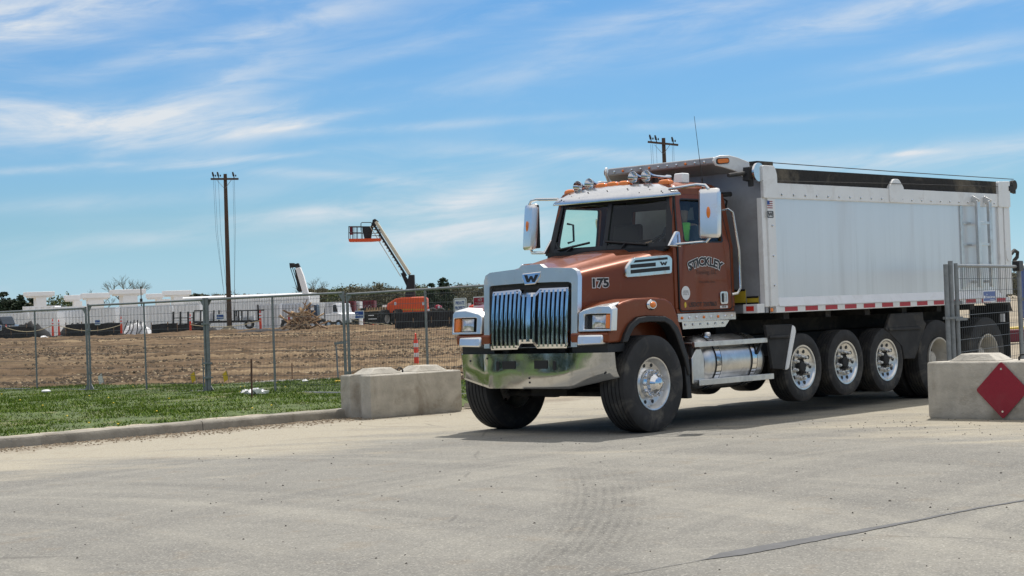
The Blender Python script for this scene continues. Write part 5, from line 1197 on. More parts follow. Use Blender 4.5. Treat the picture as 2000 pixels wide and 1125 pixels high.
# --- boom lift
Y0 = 112.0
def pq(px, py, dy=0.0, Y=None): p = at(px, py, Y or Y0); return Vector((p.x, p.y + dy, p.z))
def lcl(o): return lambda v: Vector(v) - o
p = at(790, 600, Y0); base = Vector((p.x, Y0, yz(p.x, Y0)))
bl = thing('boom_lift', 'orange telescopic boom lift with raised cream boom and basket', 'boom lift', base)
q = lambda px, py, dy=0: tuple(pq(px, py, dy) - base)
def slabpx(mb, pts, d0, d1):
    """a real slab: outline at one distance, with its own thickness in depth"""
    n = len(pts); v = [q(a, c, d0) for a, c in pts] + [q(a, c, d1) for a, c in pts]
    return mb.add(v, [tuple(range(n)), tuple(range(2 * n - 1, n - 1, -1))] + [(i, n + i, n + (i + 1) % n, (i + 1) % n) for i in range(n)])
slabpx(MB(), [(757, 600), (758, 594), (775, 583), (786, 581), (831, 579.5), (835.5, 583), (836, 608), (832, 611), (759, 612)], -.95, 1.0).build('turntable', ORANGE, bl, bev=.12, seg=3)
b = MB()
for k in range(13):
    x = 783 + k * 4.0
    slabpx(b, [(x, 606.0), (x + 2.2, 603.2), (x + 4.0, 603.2), (x + 1.8, 606.0)], -.965, -.952)
b.build('hazard_stripe', YELLOW, bl)
b = MB()
for x in (774, 828): slabpx(b, rrect([(x - 2.2, 590), (x + 2.2, 590), (x + 2.2, 596), (x - 2.2, 596)], 1.5), -.965, -.95)
b.build('badge', SIGNW, bl)
b = MB(); slabpx(b, [(752, 628), (820, 622), (826, 612), (756, 613)], -.6, .7); slabpx(b, [(786, 612), (812, 612), (812, 622), (786, 624)], -.9, .9)
b.build('chassis', BLACKM, bl)
for (x, y, d) in ((754, 627, -1.15), (781, 623.5, -1.0), (806, 622, 1.0), (775, 622, 1.3)):
    c = Vector(q(x, y, d)); c.z = .56
    w = MB().lathe([(.28, -.20), (.40, -.2), (.54, -.17), (.56, -.1), (.56, .1), (.54, .17), (.40, .2), (.28, .2)], ax='y', n=22)
    for k in range(14):
        a = k * math.pi / 7; st = len(w.v); w.box(-.05, .05, -.19, .0, .54, .585).box(-.05, .05, .0, .19, .54, .585)
        w.v[st:] = [(x_ * math.cos(a + .15 * (y_ > 0)) - z_ * math.sin(a + .15 * (y_ > 0)), y_, x_ * math.sin(a + .15 * (y_ > 0)) + z_ * math.cos(a + .15 * (y_ > 0))) for x_, y_, z_ in w.v[st:]]
    w = w.build('wheel', RUBBER, bl, loc=c, rz=R(58)); MB().lathe([(.30, -.19), (.24, -.10), (.1, -.12), (0, -.12)], ax='y', n=18).build('rim', RIMWHITE, w)
slabpx(MB(), [(791, 582), (794, 560), (799, 537), (809.5, 536.5), (810.5, 560), (811, 582)], -.38, .38).build('mast', BLACK, bl, bev=.03)
slabpx(MB(), [(783, 534), (788, 533), (801, 552), (800, 567), (796, 563)], -.30, .30).build('mast_link', BLACKM, bl)
def boom(mb, x0, y0, x1, y1, a, c, d0, d1): # along a line; offset a..c px to the right of travel
    dx, dy = x1 - x0, y1 - y0; l = math.hypot(dx, dy); nx_, ny_ = -dy / l, dx / l
    return slabpx(mb, [(x0 + nx_ * a, y0 + ny_ * a), (x1 + nx_ * a, y1 + ny_ * a), (x1 + nx_ * c, y1 + ny_ * c), (x0 + nx_ * c, y0 + ny_ * c)], d0, d1)
boom(MB(), 733, 434, 799, 537, -4.6, 1.5, -.30, .30).build('boom', CREAM, bl, bev=.03)
boom(MB(), 731, 434, 796, 537, 1.5, 5.0, -.26, .26).build('inner_boom', BLACK, bl)
b = MB()
for k in range(16):
    t = k / 16; x, y = 729 + 62 * t, 440 + 96 * t; slabpx(b, [(x - 1.5, y + 2), (x + 2.5, y), (x + 3.2, y + 2.0), (x - .8, y + 4.2)], -.22, .22)
boom(b, 726, 440, 786, 538, 3.4, 4.4, -.2, .2); b.build('cable_carrier', CREAM, bl)
boom(MB(), 731, 431, 718, 469, -2.6, 2.6, -.16, .16).build('jib', BLACKM, bl, bev=.02)
slabpx(MB(), [(728, 430), (733, 427.5), (739, 432), (737, 441), (729, 440)], -.28, .28).build('boom_head', BLACKM, bl, bev=.03)
slabpx(MB(), [(707, 442), (728, 442), (724, 470), (713, 472)], -.15, .3).build('control_box', BLACK, bl, bev=.02)
bk = slabpx(MB(), [(682, 467), (744, 466), (743, 470.5), (725, 472), (683, 472.5)], -.55, .55).build('basket', ORANGE, bl)
b = MB()
for y in (443, 455): b.path([q(682.5, y, -.5), q(708, y, -.5)], .022, 6).path([q(682.5, y, .5), q(742, y, .5)], .022, 6).path([q(682.5, y, -.5), q(682.5, y, .5)], .022, 6).path([q(728, y + 6, -.5), q(743, y + 6, -.5), q(743, y + 6, .5)], .022, 6)
for x in (682.5, 690, 697, 707, 742):
    for d in (-.5, .5): b.tube(q(x, 443 if x < 720 else 450, d), q(x, 468, d), .022, n=6)
b.path([q(705, 450, 0), q(705, 436, 0), q(707, 434.5, 0), q(725, 434.5, 0), q(726, 437, 0)], .025, 6); b.build('basket_rail', BLACKM, bk)
MB().box(0, .2, -.1, .1, 0, .5).xf(lambda v: v + Vector(q(684, 459, -.2))).box(0, .16, -.1, .1, 0, .36).xf(lambda v: v).build('tool_bag', MAROON, bk)

# --- containers
def container(x0, x1, ytop, Y, Hc, m, label, cat='container', group='storage containers', depth=2.44, rz=0, name='storage_container', cells=None):
    a, c = at(x0, ytop, Y), at(x1, ytop, Y); w = (c - a).length; z1 = (a.z + c.z) / 2; ang_ = rz
    r = thing(name, label, cat, (a.x, Y, z1 - Hc), ang_, group)
    MB().box(0, w, .03, depth, 0, Hc - .02).build('box', m, r)
    b = MB(); n = cells or max(4, int(w / .31)); P_ = []
    for k in range(n):
        x = .08 + (w - .16) * k / n; s = (w - .16) / n
        P_ += [(x, .028), (x + s * .38, .028), (x + s * .44, -.12), (x + s * .90, -.12), (x + s * .96, .028)]
    b.loft([[(x, y, .14) for x, y in P_], [(x, y, Hc - .12) for x, y in P_]]); b.build('corrugated_side', m, r, ang=20)
    b = MB().box(0, .09, -.03, .03, 0, Hc).box(w - .09, w, -.03, .03, 0, Hc).box(.09, w - .09, -.03, .028, Hc - .12, Hc).box(.09, w - .09, -.03, .028, 0, .14)
    b.build('edge_frame', m, r)
    return r
CN = [(-22, 54, 611.2, 158, 'white corrugated container at the far left edge behind the dark pickup'), (57, 111, 609.5, 158, 'white corrugated container behind the black silt fence with the two delineators'),
      (114, 168, 604.5, 162, 'white corrugated container directly left of the left double fence post'), (171, 225, 601.2, 160, 'white corrugated container behind the small blue sign right of the left double post'),
      (227, 282, 598.8, 162, 'white corrugated container behind the white plastic heap'), (284, 336, 596.2, 160, 'white corrugated container between the plastic heap and the black stake rack'),
      (338, 390, 594.2, 158, 'white corrugated container behind the black stake rack')]
for x0, x1, y, Y, lb in CN: container(x0, x1, y, Y, 2.6, CONTW, lb)
container(497, 546, 594, 152, 2.6, CONTG, 'grey corrugated container right of the stake trailer wheel'); container(548, 592, 592.2, 154, 2.6, CONTG, 'grey corrugated container left of the white crane boom')
container(606, 632, 590.8, 150, 2.6, CONTW, 'narrow white container directly right of the crane cab'); container(634, 667, 589.8, 150, 2.6, CONTG, 'pale grey container above the white service truck')
def maroon(x0, x1, y, Y, lb):
    r = container(x0, x1, y, Y, 2.6, MAROON, lb, cells=9); w = (at(x1, y, Y) - at(x0, y, Y)).length
    b = letters(MB(), 'MilaCo', .62, lambda u, v: (w / 2 + u, -.035, 1.95 + v), off=.02, width=min(1.0, w * .62)); pts = []
    b.loft([[(w / 2 + .55 * t, -.035, 1.42 - .13 * (1 - t * t)), (w / 2 + .55 * t, -.035, 1.56 - .07 * (1 - t * t))] for t in [k / 5 - 1 for k in range(11)]])
    b.build('lettering', SIGNW, r, ang=None)
    return r
maroon(668, 692, 588.2, 150, 'dark maroon container behind the right double fence post'); maroon(703.5, 731, 586.9, 156, 'dark maroon container with white lettering left of the boom lift')
container(692.5, 703, 588.3, 152, 2.6, CONTW, 'narrow white container between the two maroon containers', cells=4)
r = container(358, 607, 578.5, 176, 3.4, CONTW, 'long white corrugated building behind the utility pole', 'building', None, 8.0, name='long_building', cells=52)
MB().hexa([(-.05, -.1, 3.4), (12.7, -.1, 3.4), (12.7, 8, 3.4), (-.05, 8, 3.4), (-.05, .1, 3.55), (12.7, .1, 3.55), (12.7, 7.8, 3.55), (-.05, 7.8, 3.55)]).build('roof', CONTW, r)
container(44, 107, 597.8, 176, 2.6, PALEW, 'plain white container roof showing under the leftmost T shaped tower', cells=5); container(107, 165, 598.6, 176, 2.6, PALEW, 'plain white container roof showing right of the leftmost T shaped tower', cells=5)
# --- T shaped towers
def t_tower(xc, w, ytop, ycap, x0, x1, Y, label, rot):
    a, c = at(xc - w / 2, ytop, Y), at(xc + w / 2, ytop, Y); e = at(xc, ycap, Y); W_ = (c - a).length; zt, zb = at(xc, ytop, Y).z, e.z; mid = at(xc, ytop, Y)
    r = thing('exhaust_tower', label, 'tower', (mid.x, Y, .2), R(rot), 'white T shaped towers')
    k = W_ / (math.cos(R(abs(rot))) + .55 * math.sin(R(abs(rot)))) / 2; cw = (at(x1, ytop, Y) - at(x0, ytop, Y)).length / 2; off = at((x0 + x1) / 2, ytop, Y).x - mid.x
    MB().box(-k, k, -k * .55, k * .55, zb - .2, zt - .2).box(-k * .86, k * .86, -k * .45, k * .45, zb - .36, zb - .2).build('cap_slab', PALEW, r, bev=.03)
    MB().box(off - cw * .85, off + cw * .85, -k * .42, k * .42, 0, zb - .36).build('column', PALEW, r)
    return r
for a in ((76, 62, 570, 578.5, 66, 89, 196, 'leftmost white T shaped tower above the containers', 28), (141, 34, 576.5, 586, 141, 160, 200, 'low white T shaped tower, second from the left', 26), (186, 60, 572.5, 582.5, 167, 203, 196, 'wide white T shaped tower directly left of the bare tree', 22),
          (249, 72, 565.5, 574.5, 233, 267, 192, 'tallest white T shaped tower, under the bare tree', 30), (302, 36, 573.5, 582, 302, 333, 200, 'small white T shaped tower right of the tallest one', 26), (345, 58, 567.5, 576.5, 334, 357, 194, 'rightmost white T shaped tower beside the long building', 28)): t_tower(*a)
p = at(276, 590, 185); tag(MB().tube((0, 0, 0), (0, 0, 5.0), .05).box(-.12, .12, -.1, .1, 3.3, 3.7).build('lamp_pole', BLACKM, loc=(p.x, 185, .25)), 'thin dark pole standing in front of the tallest T shaped tower', 'pole')

# --- delineators and ropes
def delineator(px, Y, H, label, base_h=None):
    p = at(px, 640, Y); z = gz(p.x, Y) + .02 + (.12 if 104 < Y < 118 else 0)
    r = thing('delineator', label, 'traffic post', (p.x, Y, z), 0, 'orange delineator posts')
    MB().lathe([(.0, .0), (.26, .0), (.26, .05), (.1, .08), (0, .08)], ax='z', n=12).build('base', BLACK, r)
    MB().lathe([(.075, .06), (.062, H * .6), (.055, H * .86), (.03, H * .90), (.03, H * .97), (0, H)], ax='z', n=12).build('post', ORANGEP, r)
    b = MB()
    for k in (.60, .76): b.lathe([(.064, H * k), (.068, H * k + .005), (.064, H * (k + .09)), (.060, H * (k + .095))], ax='z', n=12)
    b.build('white_band', SIGNW, r)
    return r
for a in ((103, 110, 1.15, 'orange delineator post standing between the two left black piles'), (115, 114, 1.1, 'orange delineator post a step behind the one between the black piles'), (237, 110, 1.15, 'orange delineator post left of the white plastic heap'),
          (372, 109, 1.15, 'orange delineator post in front of the black stake rack'), (509, 108, 1.2, 'orange delineator post behind the stake trailer wheel'), (838, 100, 1.2, 'orange delineator post in front of the black silt fence right of the boom lift'),
          (223, 121, .9, 'orange delineator post far behind the left silt fence'), (664, 132, .6, 'short orange post in front of the white service truck'), (729, 130, .6, 'short orange post below the blue sign left of the boom lift'), (12, 113, .9, 'orange delineator post beside the parked dark pickup')): delineator(*a)
p = at(813, 700, 46); r = thing('delineator', 'nearest orange and white banded tube standing behind the concrete block', 'traffic post', (p.x, 46, gz(p.x, 46)), 0, 'orange delineator posts')
MB().lathe([(.0, .0), (.20, .0), (.20, .05), (.07, .07), (0, .07)], ax='z', n=12).build('base', BLACK, r); MB().lathe([(.062, .05), (.058, .72), (.025, .80), (.025, .9), (0, .92)], ax='z', n=14).build('post', ORANGEP, r)
b = MB()
for z in (.30, .55): b.lathe([(.062, z), (.065, z + .005), (.065, z + .10), (.060, z + .105)], ax='z', n=14)
b.build('white_band', SIGNW, r)
ROPE = mat('pale rope', (.50, .43, .28), .9)
def rope(a, c, Y, sag, label):
    p0, p1 = at(*a, Y), at(*c, Y); d = p1 - p0
    tag(MB().path([tuple(d * t + Vector((0, 0, -sag * 4 * t * (1 - t)))) for t in [k / 12 for k in range(13)]], .022, 5).build('rope', ROPE, loc=p0), label, 'rope')
rope((12, 640), (103, 635), 109.5, .32, 'pale rope sagging from the left edge to the first delineators'); rope((115, 636), (237, 634), 109.5, .35, 'pale rope sagging across the black silt fence to the plastic heap'); rope((372, 634), (509, 626), 107.5, .25, 'pale rope sagging past the foot of the utility pole')
rope((684, 622), (745, 632), 110, .1, 'pale rope slanting down towards the boom lift wheel'); rope((745, 632), (838, 620), 108, .3, 'pale rope from the boom lift wheel up to the right delineator'); rope((838, 620), (900, 627), 100, .15, 'pale rope from the right delineator to the private property sign')

RS = random.Random(12)
# --- black silt fences, heaps, plastic
def silt_fence(x0, x1, Y, H, label, step=.5, wav=.06):
    a, c = at(x0, 640, Y), at(x1, 640, Y); w = c.x - a.x; n = max(4, int(w / .22)); r = thing('silt_fence', label, 'silt fence', (a.x, Y, gz(a.x, Y) + .0 + (.10 if 104 < Y < 118 else 0)), 0, 'black silt fences')
    b = MB(); b.loft([[(w * k / n, .05 * math.sin(k * 1.3 + zz * 5), zz * (1 + wav * nzv(k * .35, zz, 2, 2))) for k in range(n + 1)] for zz in (-.15, H * .5, H)]); b.build('fabric', SILT, r, ang=None)
    many('wooden_stake', MB().beam((0, 0, -.1), (0, 0, H + .12), .045, .045), LUMBERD, r, [(step * 2 * k, .04, 0) for k in range(int(w / step / 2) + 1)], mir=False)
silt_fence(128, 238, 111, .80, 'low black silt fence left of the white plastic heap'); silt_fence(296, 346, 110, .62, 'black silt fence right of the white plastic heap'); silt_fence(346, 404, 112, .55, 'black silt fence under the stake rack')
silt_fence(772, 905, 98, .92, 'long black silt fence in front of the boom lift, right side'); silt_fence(-10, 62, 112, .75, 'black silt fence at the left edge in front of the pickup')
def heap(x0, x1, Y, H, m, label, name, cat, n=22, r0=.3):
    a, c = at(x0, 640, Y), at(x1, 640, Y); w = c.x - a.x; b = MB(); R2 = random.Random(int(x0))
    secs = []
    for i in range(n + 1):
        t = i / n; h = H * (math.sin(math.pi * min(1, max(0, t))) ** .5) * (.8 + .35 * nzv(t * 6, x0, 1, 3)); secs.append([(w * t, -.6 * s_, max(-.05, h * (1 - s_ * s_) * (1 + .25 * nzv(t * 9, s_ * 3, 4, 3)))) for s_ in [k / 5 - 1 for k in range(11)]])
    b.loft(secs); return tag(b.build(name, m, loc=(a.x, Y, gz(a.x, Y) + .05), ang=50), label, cat)
heap(17, 99, 113, 1.25, SILT, 'large black heap of plastic tubing left of the delineators', 'tubing_heap', 'heap'); heap(116, 166, 116, 1.05, SILT, 'flat black roll lying just left of the left double post', 'fabric_roll', 'roll')
hp = heap(239, 297, 111, .95, PVC, 'crumpled white plastic sheet heaped beside the silt fence', 'plastic_heap', 'heap', 26)
for k in range(6): MB().path([(.15 + .27 * k + RS.uniform(-.2, .2), -.62, .05), (.25 + .27 * k, -.5, .45 + RS.uniform(-.1, .1)), (.4 + .2 * k, -.22, .93 + RS.uniform(-.1, .1))], .028, 5).build('tie_strap', SILT, hp)
0; heap(462, 576, 106, .18, SILT, 'flat black strip of fabric lying on the dirt before the wood pile', 'fabric_strip', 'strip'); heap(78, 92, 109, .25, PVC, 'small white lump lying before the black tubing heap', 'plastic_heap', 'heap')
heap(405, 425, 108, .45, SILT, 'dark rubbish heap between the gate posts and the wooden pole', 'rubbish_heap', 'heap', 12)
# --- wood pile
p = at(590, 655, 104); r = thing('wood_pile', 'tangled pile of broken lumber in front of the crane', 'wood pile', (p.x, 104, gz(p.x, 104) + .1))
RW = random.Random(5)
for m_, nm, cnt_ in ((LUMBER, 'pale_boards', 34), (LUMBERD, 'dark_boards', 24)):
    b = MB()
    for k in range(cnt_):
        a = RW.uniform(0, math.pi); l = RW.uniform(.5, 1.15); cx, cz = RW.gauss(0, .42), RW.uniform(.1, .95) ; tl = RW.uniform(-.45, .45); dx, dz = l * math.cos(a) * .75, l * .62 * math.sin(tl * 3.2)
        cx *= 1.1 - .5 * cz; b.beam((cx - dx, RW.uniform(-.5, .5), max(.03, cz - dz)), (cx + dx, RW.uniform(-.5, .5), max(.03, cz + dz)), RW.uniform(.10, .19), .07)
    b.build(nm, m_, r)
MB().beam((.0, 0, .9), (.35, .1, 1.75), .07, .05).beam((.55, 0, 1.0), (.1, .1, 1.6), .07, .05).beam((-.2, .0, 1.15), (.75, .1, 1.35), .08, .05).build('leaning_boards', LUMBERD, r)
a, c = at(612, 642, 116), at(731, 640, 116)
tag(MB().beam((0, 0, 0), tuple(c - a), .2, .22).build('timber_beam', LUMBER, loc=a), 'long pale timber lying beyond the wood pile', 'timber'); 
a, c = at(806, 619.5, 122), at(890, 614, 122)
tag(MB().beam((0, 0, 0), tuple(c - a), .22, .16).build('timber_beam', LUMBER, loc=a), 'long pale timber lying behind the right silt fence', 'timber')
b = MB(); b.box(0, (c - a).x, .2, .8, -.6, -.1); tag(b.build('spoil_bank', mat('tan soil', (.36, .28, .17), .95, 0, var=.3, vs=2), loc=a, bev=.2), 'tan bank of soil below the long timber behind the silt fence', 'dirt heap')
# --- stake trailer and rack
Y0 = 122.0; p = at(470, 640, Y0); base = Vector((p.x, Y0, yz(p.x, Y0))); r = thing('stake_trailer', 'dark flatbed trailer with upright stakes behind the utility pole', 'trailer', base)
slabpx(MB(), [(384, 627), (506, 625), (506, 629), (384, 631)], -1.1, 1.1).build('deck', BLACKM, r)
b = MB()
for x in (386, 394, 405, 421, 431, 456, 461, 469, 475, 487, 500, 507, 511): slabpx(MB(), [(x, 606), (x + 2.6, 606), (x + 2.6, 627), (x, 627)], -1.0 if int(x) % 2 else .9, -.9 if int(x) % 2 else 1.0).build('stake', BLACKM, r)
slabpx(b, [(506, 595), (508.5, 595), (510, 626), (507, 626)], -1, -.9); slabpx(b, [(384, 606), (410, 605), (410, 607.5), (384, 608.5)], -1, -.9); slabpx(b, [(452, 606), (512, 604.5), (512, 607), (452, 608)], .9, 1)
b.build('stake_rail', BLACKM, r)
b = MB(); slabpx(b, [(413, 612), (420, 611), (421, 627), (413, 627)], -.6, .2); slabpx(b, [(462, 618), (470, 617), (471, 626), (462, 626)], -.5, .3); slabpx(b, [(477, 619), (484, 618), (485, 626), (477, 626)], -.5, .3); slabpx(b, [(488, 618), (497, 617), (498, 626), (488, 626)], -.4, .3)
b.build('load', PVC, r)
for x, y in ((492, 632.5), (399, 636)):
    c = Vector(q(x, y, -1.1)); w = MB().lathe([(.16, -.15), (.28, -.16), (.33, -.1), (.33, .1), (.28, .15), (.16, .15)], ax='y', n=22).build('wheel', RUBBER, r, loc=c); MB().lathe([(.18, -.14), (.16, -.08), (.06, -.12), (0, -.12)], ax='y', n=18).build('rim', SIGNW, w)
Y0 = 116.0; p = at(355, 640, Y0); base = Vector((p.x, Y0, yz(p.x, Y0))); r = thing('stake_rack', 'black upright steel rack left of the gate posts', 'rack', base)
b = MB()
for x in (337, 351, 366, 377): slabpx(b, [(x, 609), (x + 3, 608.5), (x + 3.2, 640), (x, 640)], -.1, .1)
for y in (620.5, 632): slabpx(b, [(337, y), (380, y - .7), (380, y + .8), (337, y + 1.5)], -.06, .06)
b.build('frame', BLACKM, r)
b = MB(); slabpx(b, [(341, 633), (350, 632), (351, 641), (341, 641)], -.3, .3); slabpx(b, [(356, 634), (364, 633), (364, 641), (356, 641)], -.3, .3); b.build('bags', PVC, r).name = 'bag_pair'
# --- crane truck
Y0 = 128.0; p = at(600, 640, Y0); base = Vector((p.x, Y0, yz(p.x, Y0))); r = thing('crane', 'white telescopic crane boom on a dark carrier behind the wood pile', 'crane', base)
slabpx(MB(), [(578, 524), (587, 522), (594, 540), (602, 570), (609, 603), (599, 606), (593, 575), (585, 548)], -.35, .35).build('boom', PALEW, r, bev=.03)
b = MB(); slabpx(b, [(566, 514), (575, 514), (576, 522), (567, 523)], -.3, .3); slabpx(b, [(576, 516), (583, 514), (587, 523), (579, 527)], -.3, .3); slabpx(b, [(576, 527), (580, 527), (591, 569), (583, 570)], -.2, .2); b.build('boom_head', BLACKM, r)
b = MB()
for a, c in (((567, 522), (582, 569)), ((571, 522), (586, 569)), ((575, 524), (590, 568))): b.tube(q(*a), q(*c), .03, n=5)
b.build('hoist_cables', BLACKM, r).name = 'hoist_cable'
MB().tube(q(594, 570, -.2), q(598, 607, -.2), .12).build('lift_cylinder', CONTW, r)
b = MB(); slabpx(b, [(600, 597), (606, 594), (621, 595), (623, 618), (600, 619)], -.8, .8); b.build('cab', mat('dark blue crane paint', (.03, .045, .08), .4), r, bev=.06)
slabpx(MB(), [(609, 597), (616, 597), (616, 606), (609, 606)], -.83, -.81).build('cab_window', CONTW, r)
slabpx(MB(), [(553, 625), (622, 621), (660, 627), (660, 632), (553, 631)], -1.0, 1.0).build('carrier', BLACKM, r)
for x in (566, 580):
    slabpx(MB(), [(x, 615), (x + 4, 615), (x + 4, 627), (x, 627)], -1.1, -.9).build('outrigger', mat('red outrigger', (.42, .05, .05), .5) if x == 566 else bpy.data.materials['red outrigger'], r)
for x in (563, 580, 612, 632):
    c = Vector(q(x, 632, -.9)); c.z = .45; w = MB().lathe([(.2, -.15), (.38, -.16), (.44, -.1), (.44, .1), (.38, .15), (.2, .15)], ax='y', n=18).build('wheel', RUBBER, r, loc=c); MB().lathe([(.21, -.14), (.1, -.1), (0, -.1)], ax='y', n=14).build('rim', CONTG, w)
# --- vehicles
def pickup(px0, px1, Y, m, label, face, hfac=1.0):
    """a pickup or service truck seen across the yard: length along x, nose towards +x when face is 1"""
    a, c = at(px0, 630, Y), at(px1, 630, Y); L_ = abs(c.x - a.x); k = L_ / 4.2; x0 = min(a.x, c.x)
    r = thing('pickup_truck', label, 'pickup truck', (x0 + L_ / 2, Y, yz(a.x, Y)), 0); f = lambda x, z: (face * (x - 2.1) * k, z * hfac)
    MB().prism([f(*v) for v in ((0, .5), (0, 1.0), (1.55, 1.02), (1.6, 1.08), (2.9, 1.08), (4.05, .98), (4.2, .8), (4.2, .5))], -.85, .85).build('body', m, r, bev=.05)
    MB().prism([f(*v) for v in ((1.6, 1.07), (1.72, 1.62), (2.55, 1.64), (3.0, 1.08))], -.72, .72).build('cab', m, r, bev=.05)
    MB().prism([f(*v) for v in ((1.75, 1.13), (1.82, 1.55), (2.52, 1.57), (2.85, 1.13))], -.735, .735).build('window', DECALK, r)
    MB().prism([f(*v) for v in ((4.15, .45), (4.28, .45), (4.28, .65), (4.15, .65))], -.85, .85).build('bumper', CHROME, r)
    for s in (1, -1): MB().box(*sorted((f(4.15, 0)[0], f(4.225, 0)[0])), s * .68 - .12, s * .68 + .12, .72 * hfac, .9 * hfac).build('headlight', LENS, r)
    for x in (.85, 3.35):
        for s in (1, -1):
            w = MB().lathe([(.2, -.11), (.34, -.11), (.37, -.06), (.37, .06), (.34, .11), (.2, .11)], ax='y', n=18).build('wheel', RUBBER, r, loc=(f(x, 0)[0], s * .78, .37)); MB().lathe([(.21, -.1), (.08, -.12), (0, -.12)], ax='y', n=14).build('rim', ALU, w)
    return r
t = pickup(-28, 40, 119, mat('dark blue car paint', (.02, .03, .045), .3, .2, coat=.7), 'dark parked pickup behind the fence at the far left', 1); t.rotation_euler.z = R(-20)
t = pickup(646, 690, 127, CONTW, 'white service truck parked in front of the pale grey container', 1, 1.15); t.rotation_euler.z = R(-38)
Y0 = 128.0; p = at(730, 640, Y0); base = Vector((p.x, Y0, yz(p.x, Y0))); r = thing('flatbed_trailer', 'dark slatted trailer parked left of the boom lift', 'trailer', base)
slabpx(MB(), [(712, 609), (757, 606), (757, 632), (714, 633)], -1.0, 1.2).build('side_boards', BLACKM, r, bev=.03)
for k in range(11): slabpx(MB(), [(714 + 4 * k, 609), (716 + 4 * k, 608.8), (716 + 4 * k, 626), (714 + 4 * k, 626)], -1.06, -1.0).build('rib', FRAME, r)
b = MB(); slabpx(b, [(722, 615.5), (733, 615), (733, 616.5), (722, 617)], -1.08, -1.06); slabpx(b, [(722, 622.3), (744, 621.5), (744, 623), (722, 623.8)], -1.08, -1.06); b.build('chalk_bar', SIGNW, r)
Y0 = 134.0; p = at(725, 640, Y0); base = Vector((p.x, Y0, yz(p.x, Y0))); r = thing('equipment_trailer', 'tan trailer with side rails between the maroon container and the boom lift', 'trailer', base)
slabpx(MB(), [(702, 602.5), (757, 599.5), (757, 607), (702, 609)], -1.0, 1.0).build('deck', LUMBER, r); b = MB()
for k in range(9): slabpx(MB(), [(716 + 5 * k, 600), (717.5 + 5 * k, 600), (717.5 + 5 * k, 605), (716 + 5 * k, 605)], -1.06, -1.0).build('rail_post', BLACKM, r)
slabpx(b, [(707, 602), (716, 601.5), (716, 606.5), (707, 607)], -1.3, -1.0); b.build('rail_box', BLACKM, r)
slabpx(MB(), [(748, 596), (757, 595.5), (757, 600), (748, 600.5)], -.6, .6).build('load', PALEW, r)
Y0 = 140.0; p = at(850, 620, Y0); base = Vector((p.x, Y0, yz(p.x, Y0))); r = thing('tractor', 'small red machine on dark wheels right of the boom lift', 'machine', base)
slabpx(MB(), [(848, 602), (851, 596), (857, 595), (863, 598), (863, 607), (850, 607)], -.6, .6).build('bonnet', mat('red machine paint', (.40, .02, .05), .4), r, bev=.1, seg=3)
b = MB(); slabpx(b, [(838, 596), (849, 594), (849, 606), (838, 606)], -.6, .6); slabpx(b, [(836, 594), (866, 596), (866, 597), (836, 595.5)], -.1, .1); slabpx(b, [(838, 606), (868, 606), (868, 611), (838, 611)], -.7, .7); b.build('frame', BLACKM, r)
for x in (846, 862): MB().lathe([(0, -.2), (.35, -.2), (.42, -.1), (.42, .1), (.35, .2), (0, .2)], ax='y', n=18).build('wheel', RUBBER, r, loc=Vector(q(x, 611, -.8)))
slabpx(MB(), [(856, 598), (860, 597), (860, 601), (856, 602)], -.66, -.6).build('lamp', SIGNW, r)
p = at(925, 612, 90); r = thing('traffic_barrel', 'orange barrel between the private property sign and the truck grille', 'barrel', (p.x, 90, gz(p.x, 90)))
zt_ = at(925, 595, 90).z - gz(p.x, 90); MB().lathe([(.33, 0), (.30, zt_ * .5), (.27, zt_ * .85), (.2, zt_ * .97), (0, zt_)], ax='z', n=18).build('drum', ORANGEP, r); MB().lathe([(.31, zt_ * .35), (.318, zt_ * .36), (.31, zt_ * .46), (.30, zt_ * .47)], ax='z', n=18).build('white_band', SIGNW, r)
p = at(917, 598, 92); tag(MB().tube((0, 0, 0), (0, 0, at(917, 592, 92).z - gz(p.x, 92)), .09).build('post', CONTW, loc=(p.x, 92, gz(p.x, 92))), 'cream post standing directly left of the orange barrel', 'post')
# --- seen past the rear of the truck
p = at(1980, 640, 60); tag(MB().tube((-.9, 0, 0), (1.2, .4, .06), .09).build('pipe', YELLOW, loc=(p.x, 60, at(1980, 645, 60).z)), 'yellow pipe lying on the yard behind the dump truck tail', 'pipe')
p = at(1982, 660, 50); b = MB().box(-.7, .9, -.3, .3, 0, .35); tag(b.build('pallet_stack', MAROON, loc=(p.x, 50, .02), bev=.03), 'low maroon stack on the yard below the yellow pipe', 'stack')
p = at(1996, 625, 75); r = thing('portable_toilet', 'blue portable cabin at the right edge of the photo', 'portable toilet', (p.x + .6, 75, gz(p.x, 75))); MB().box(-.55, .55, -.55, .55, 0, 2.1).build('cabin', SIGNB, r, bev=.04); MB().hexa([(-.57, -.57, 2.1), (.57, -.57, 2.1), (.57, .57, 2.1), (-.57, .57, 2.1), (-.4, -.4, 2.3), (.4, -.4, 2.3), (.4, .4, 2.3), (-.4, .4, 2.3)]).build('roof', PALEW, r); MB().box(-.4, .4, -.57, -.555, .15, 1.95).build('door', SIGNB, r)

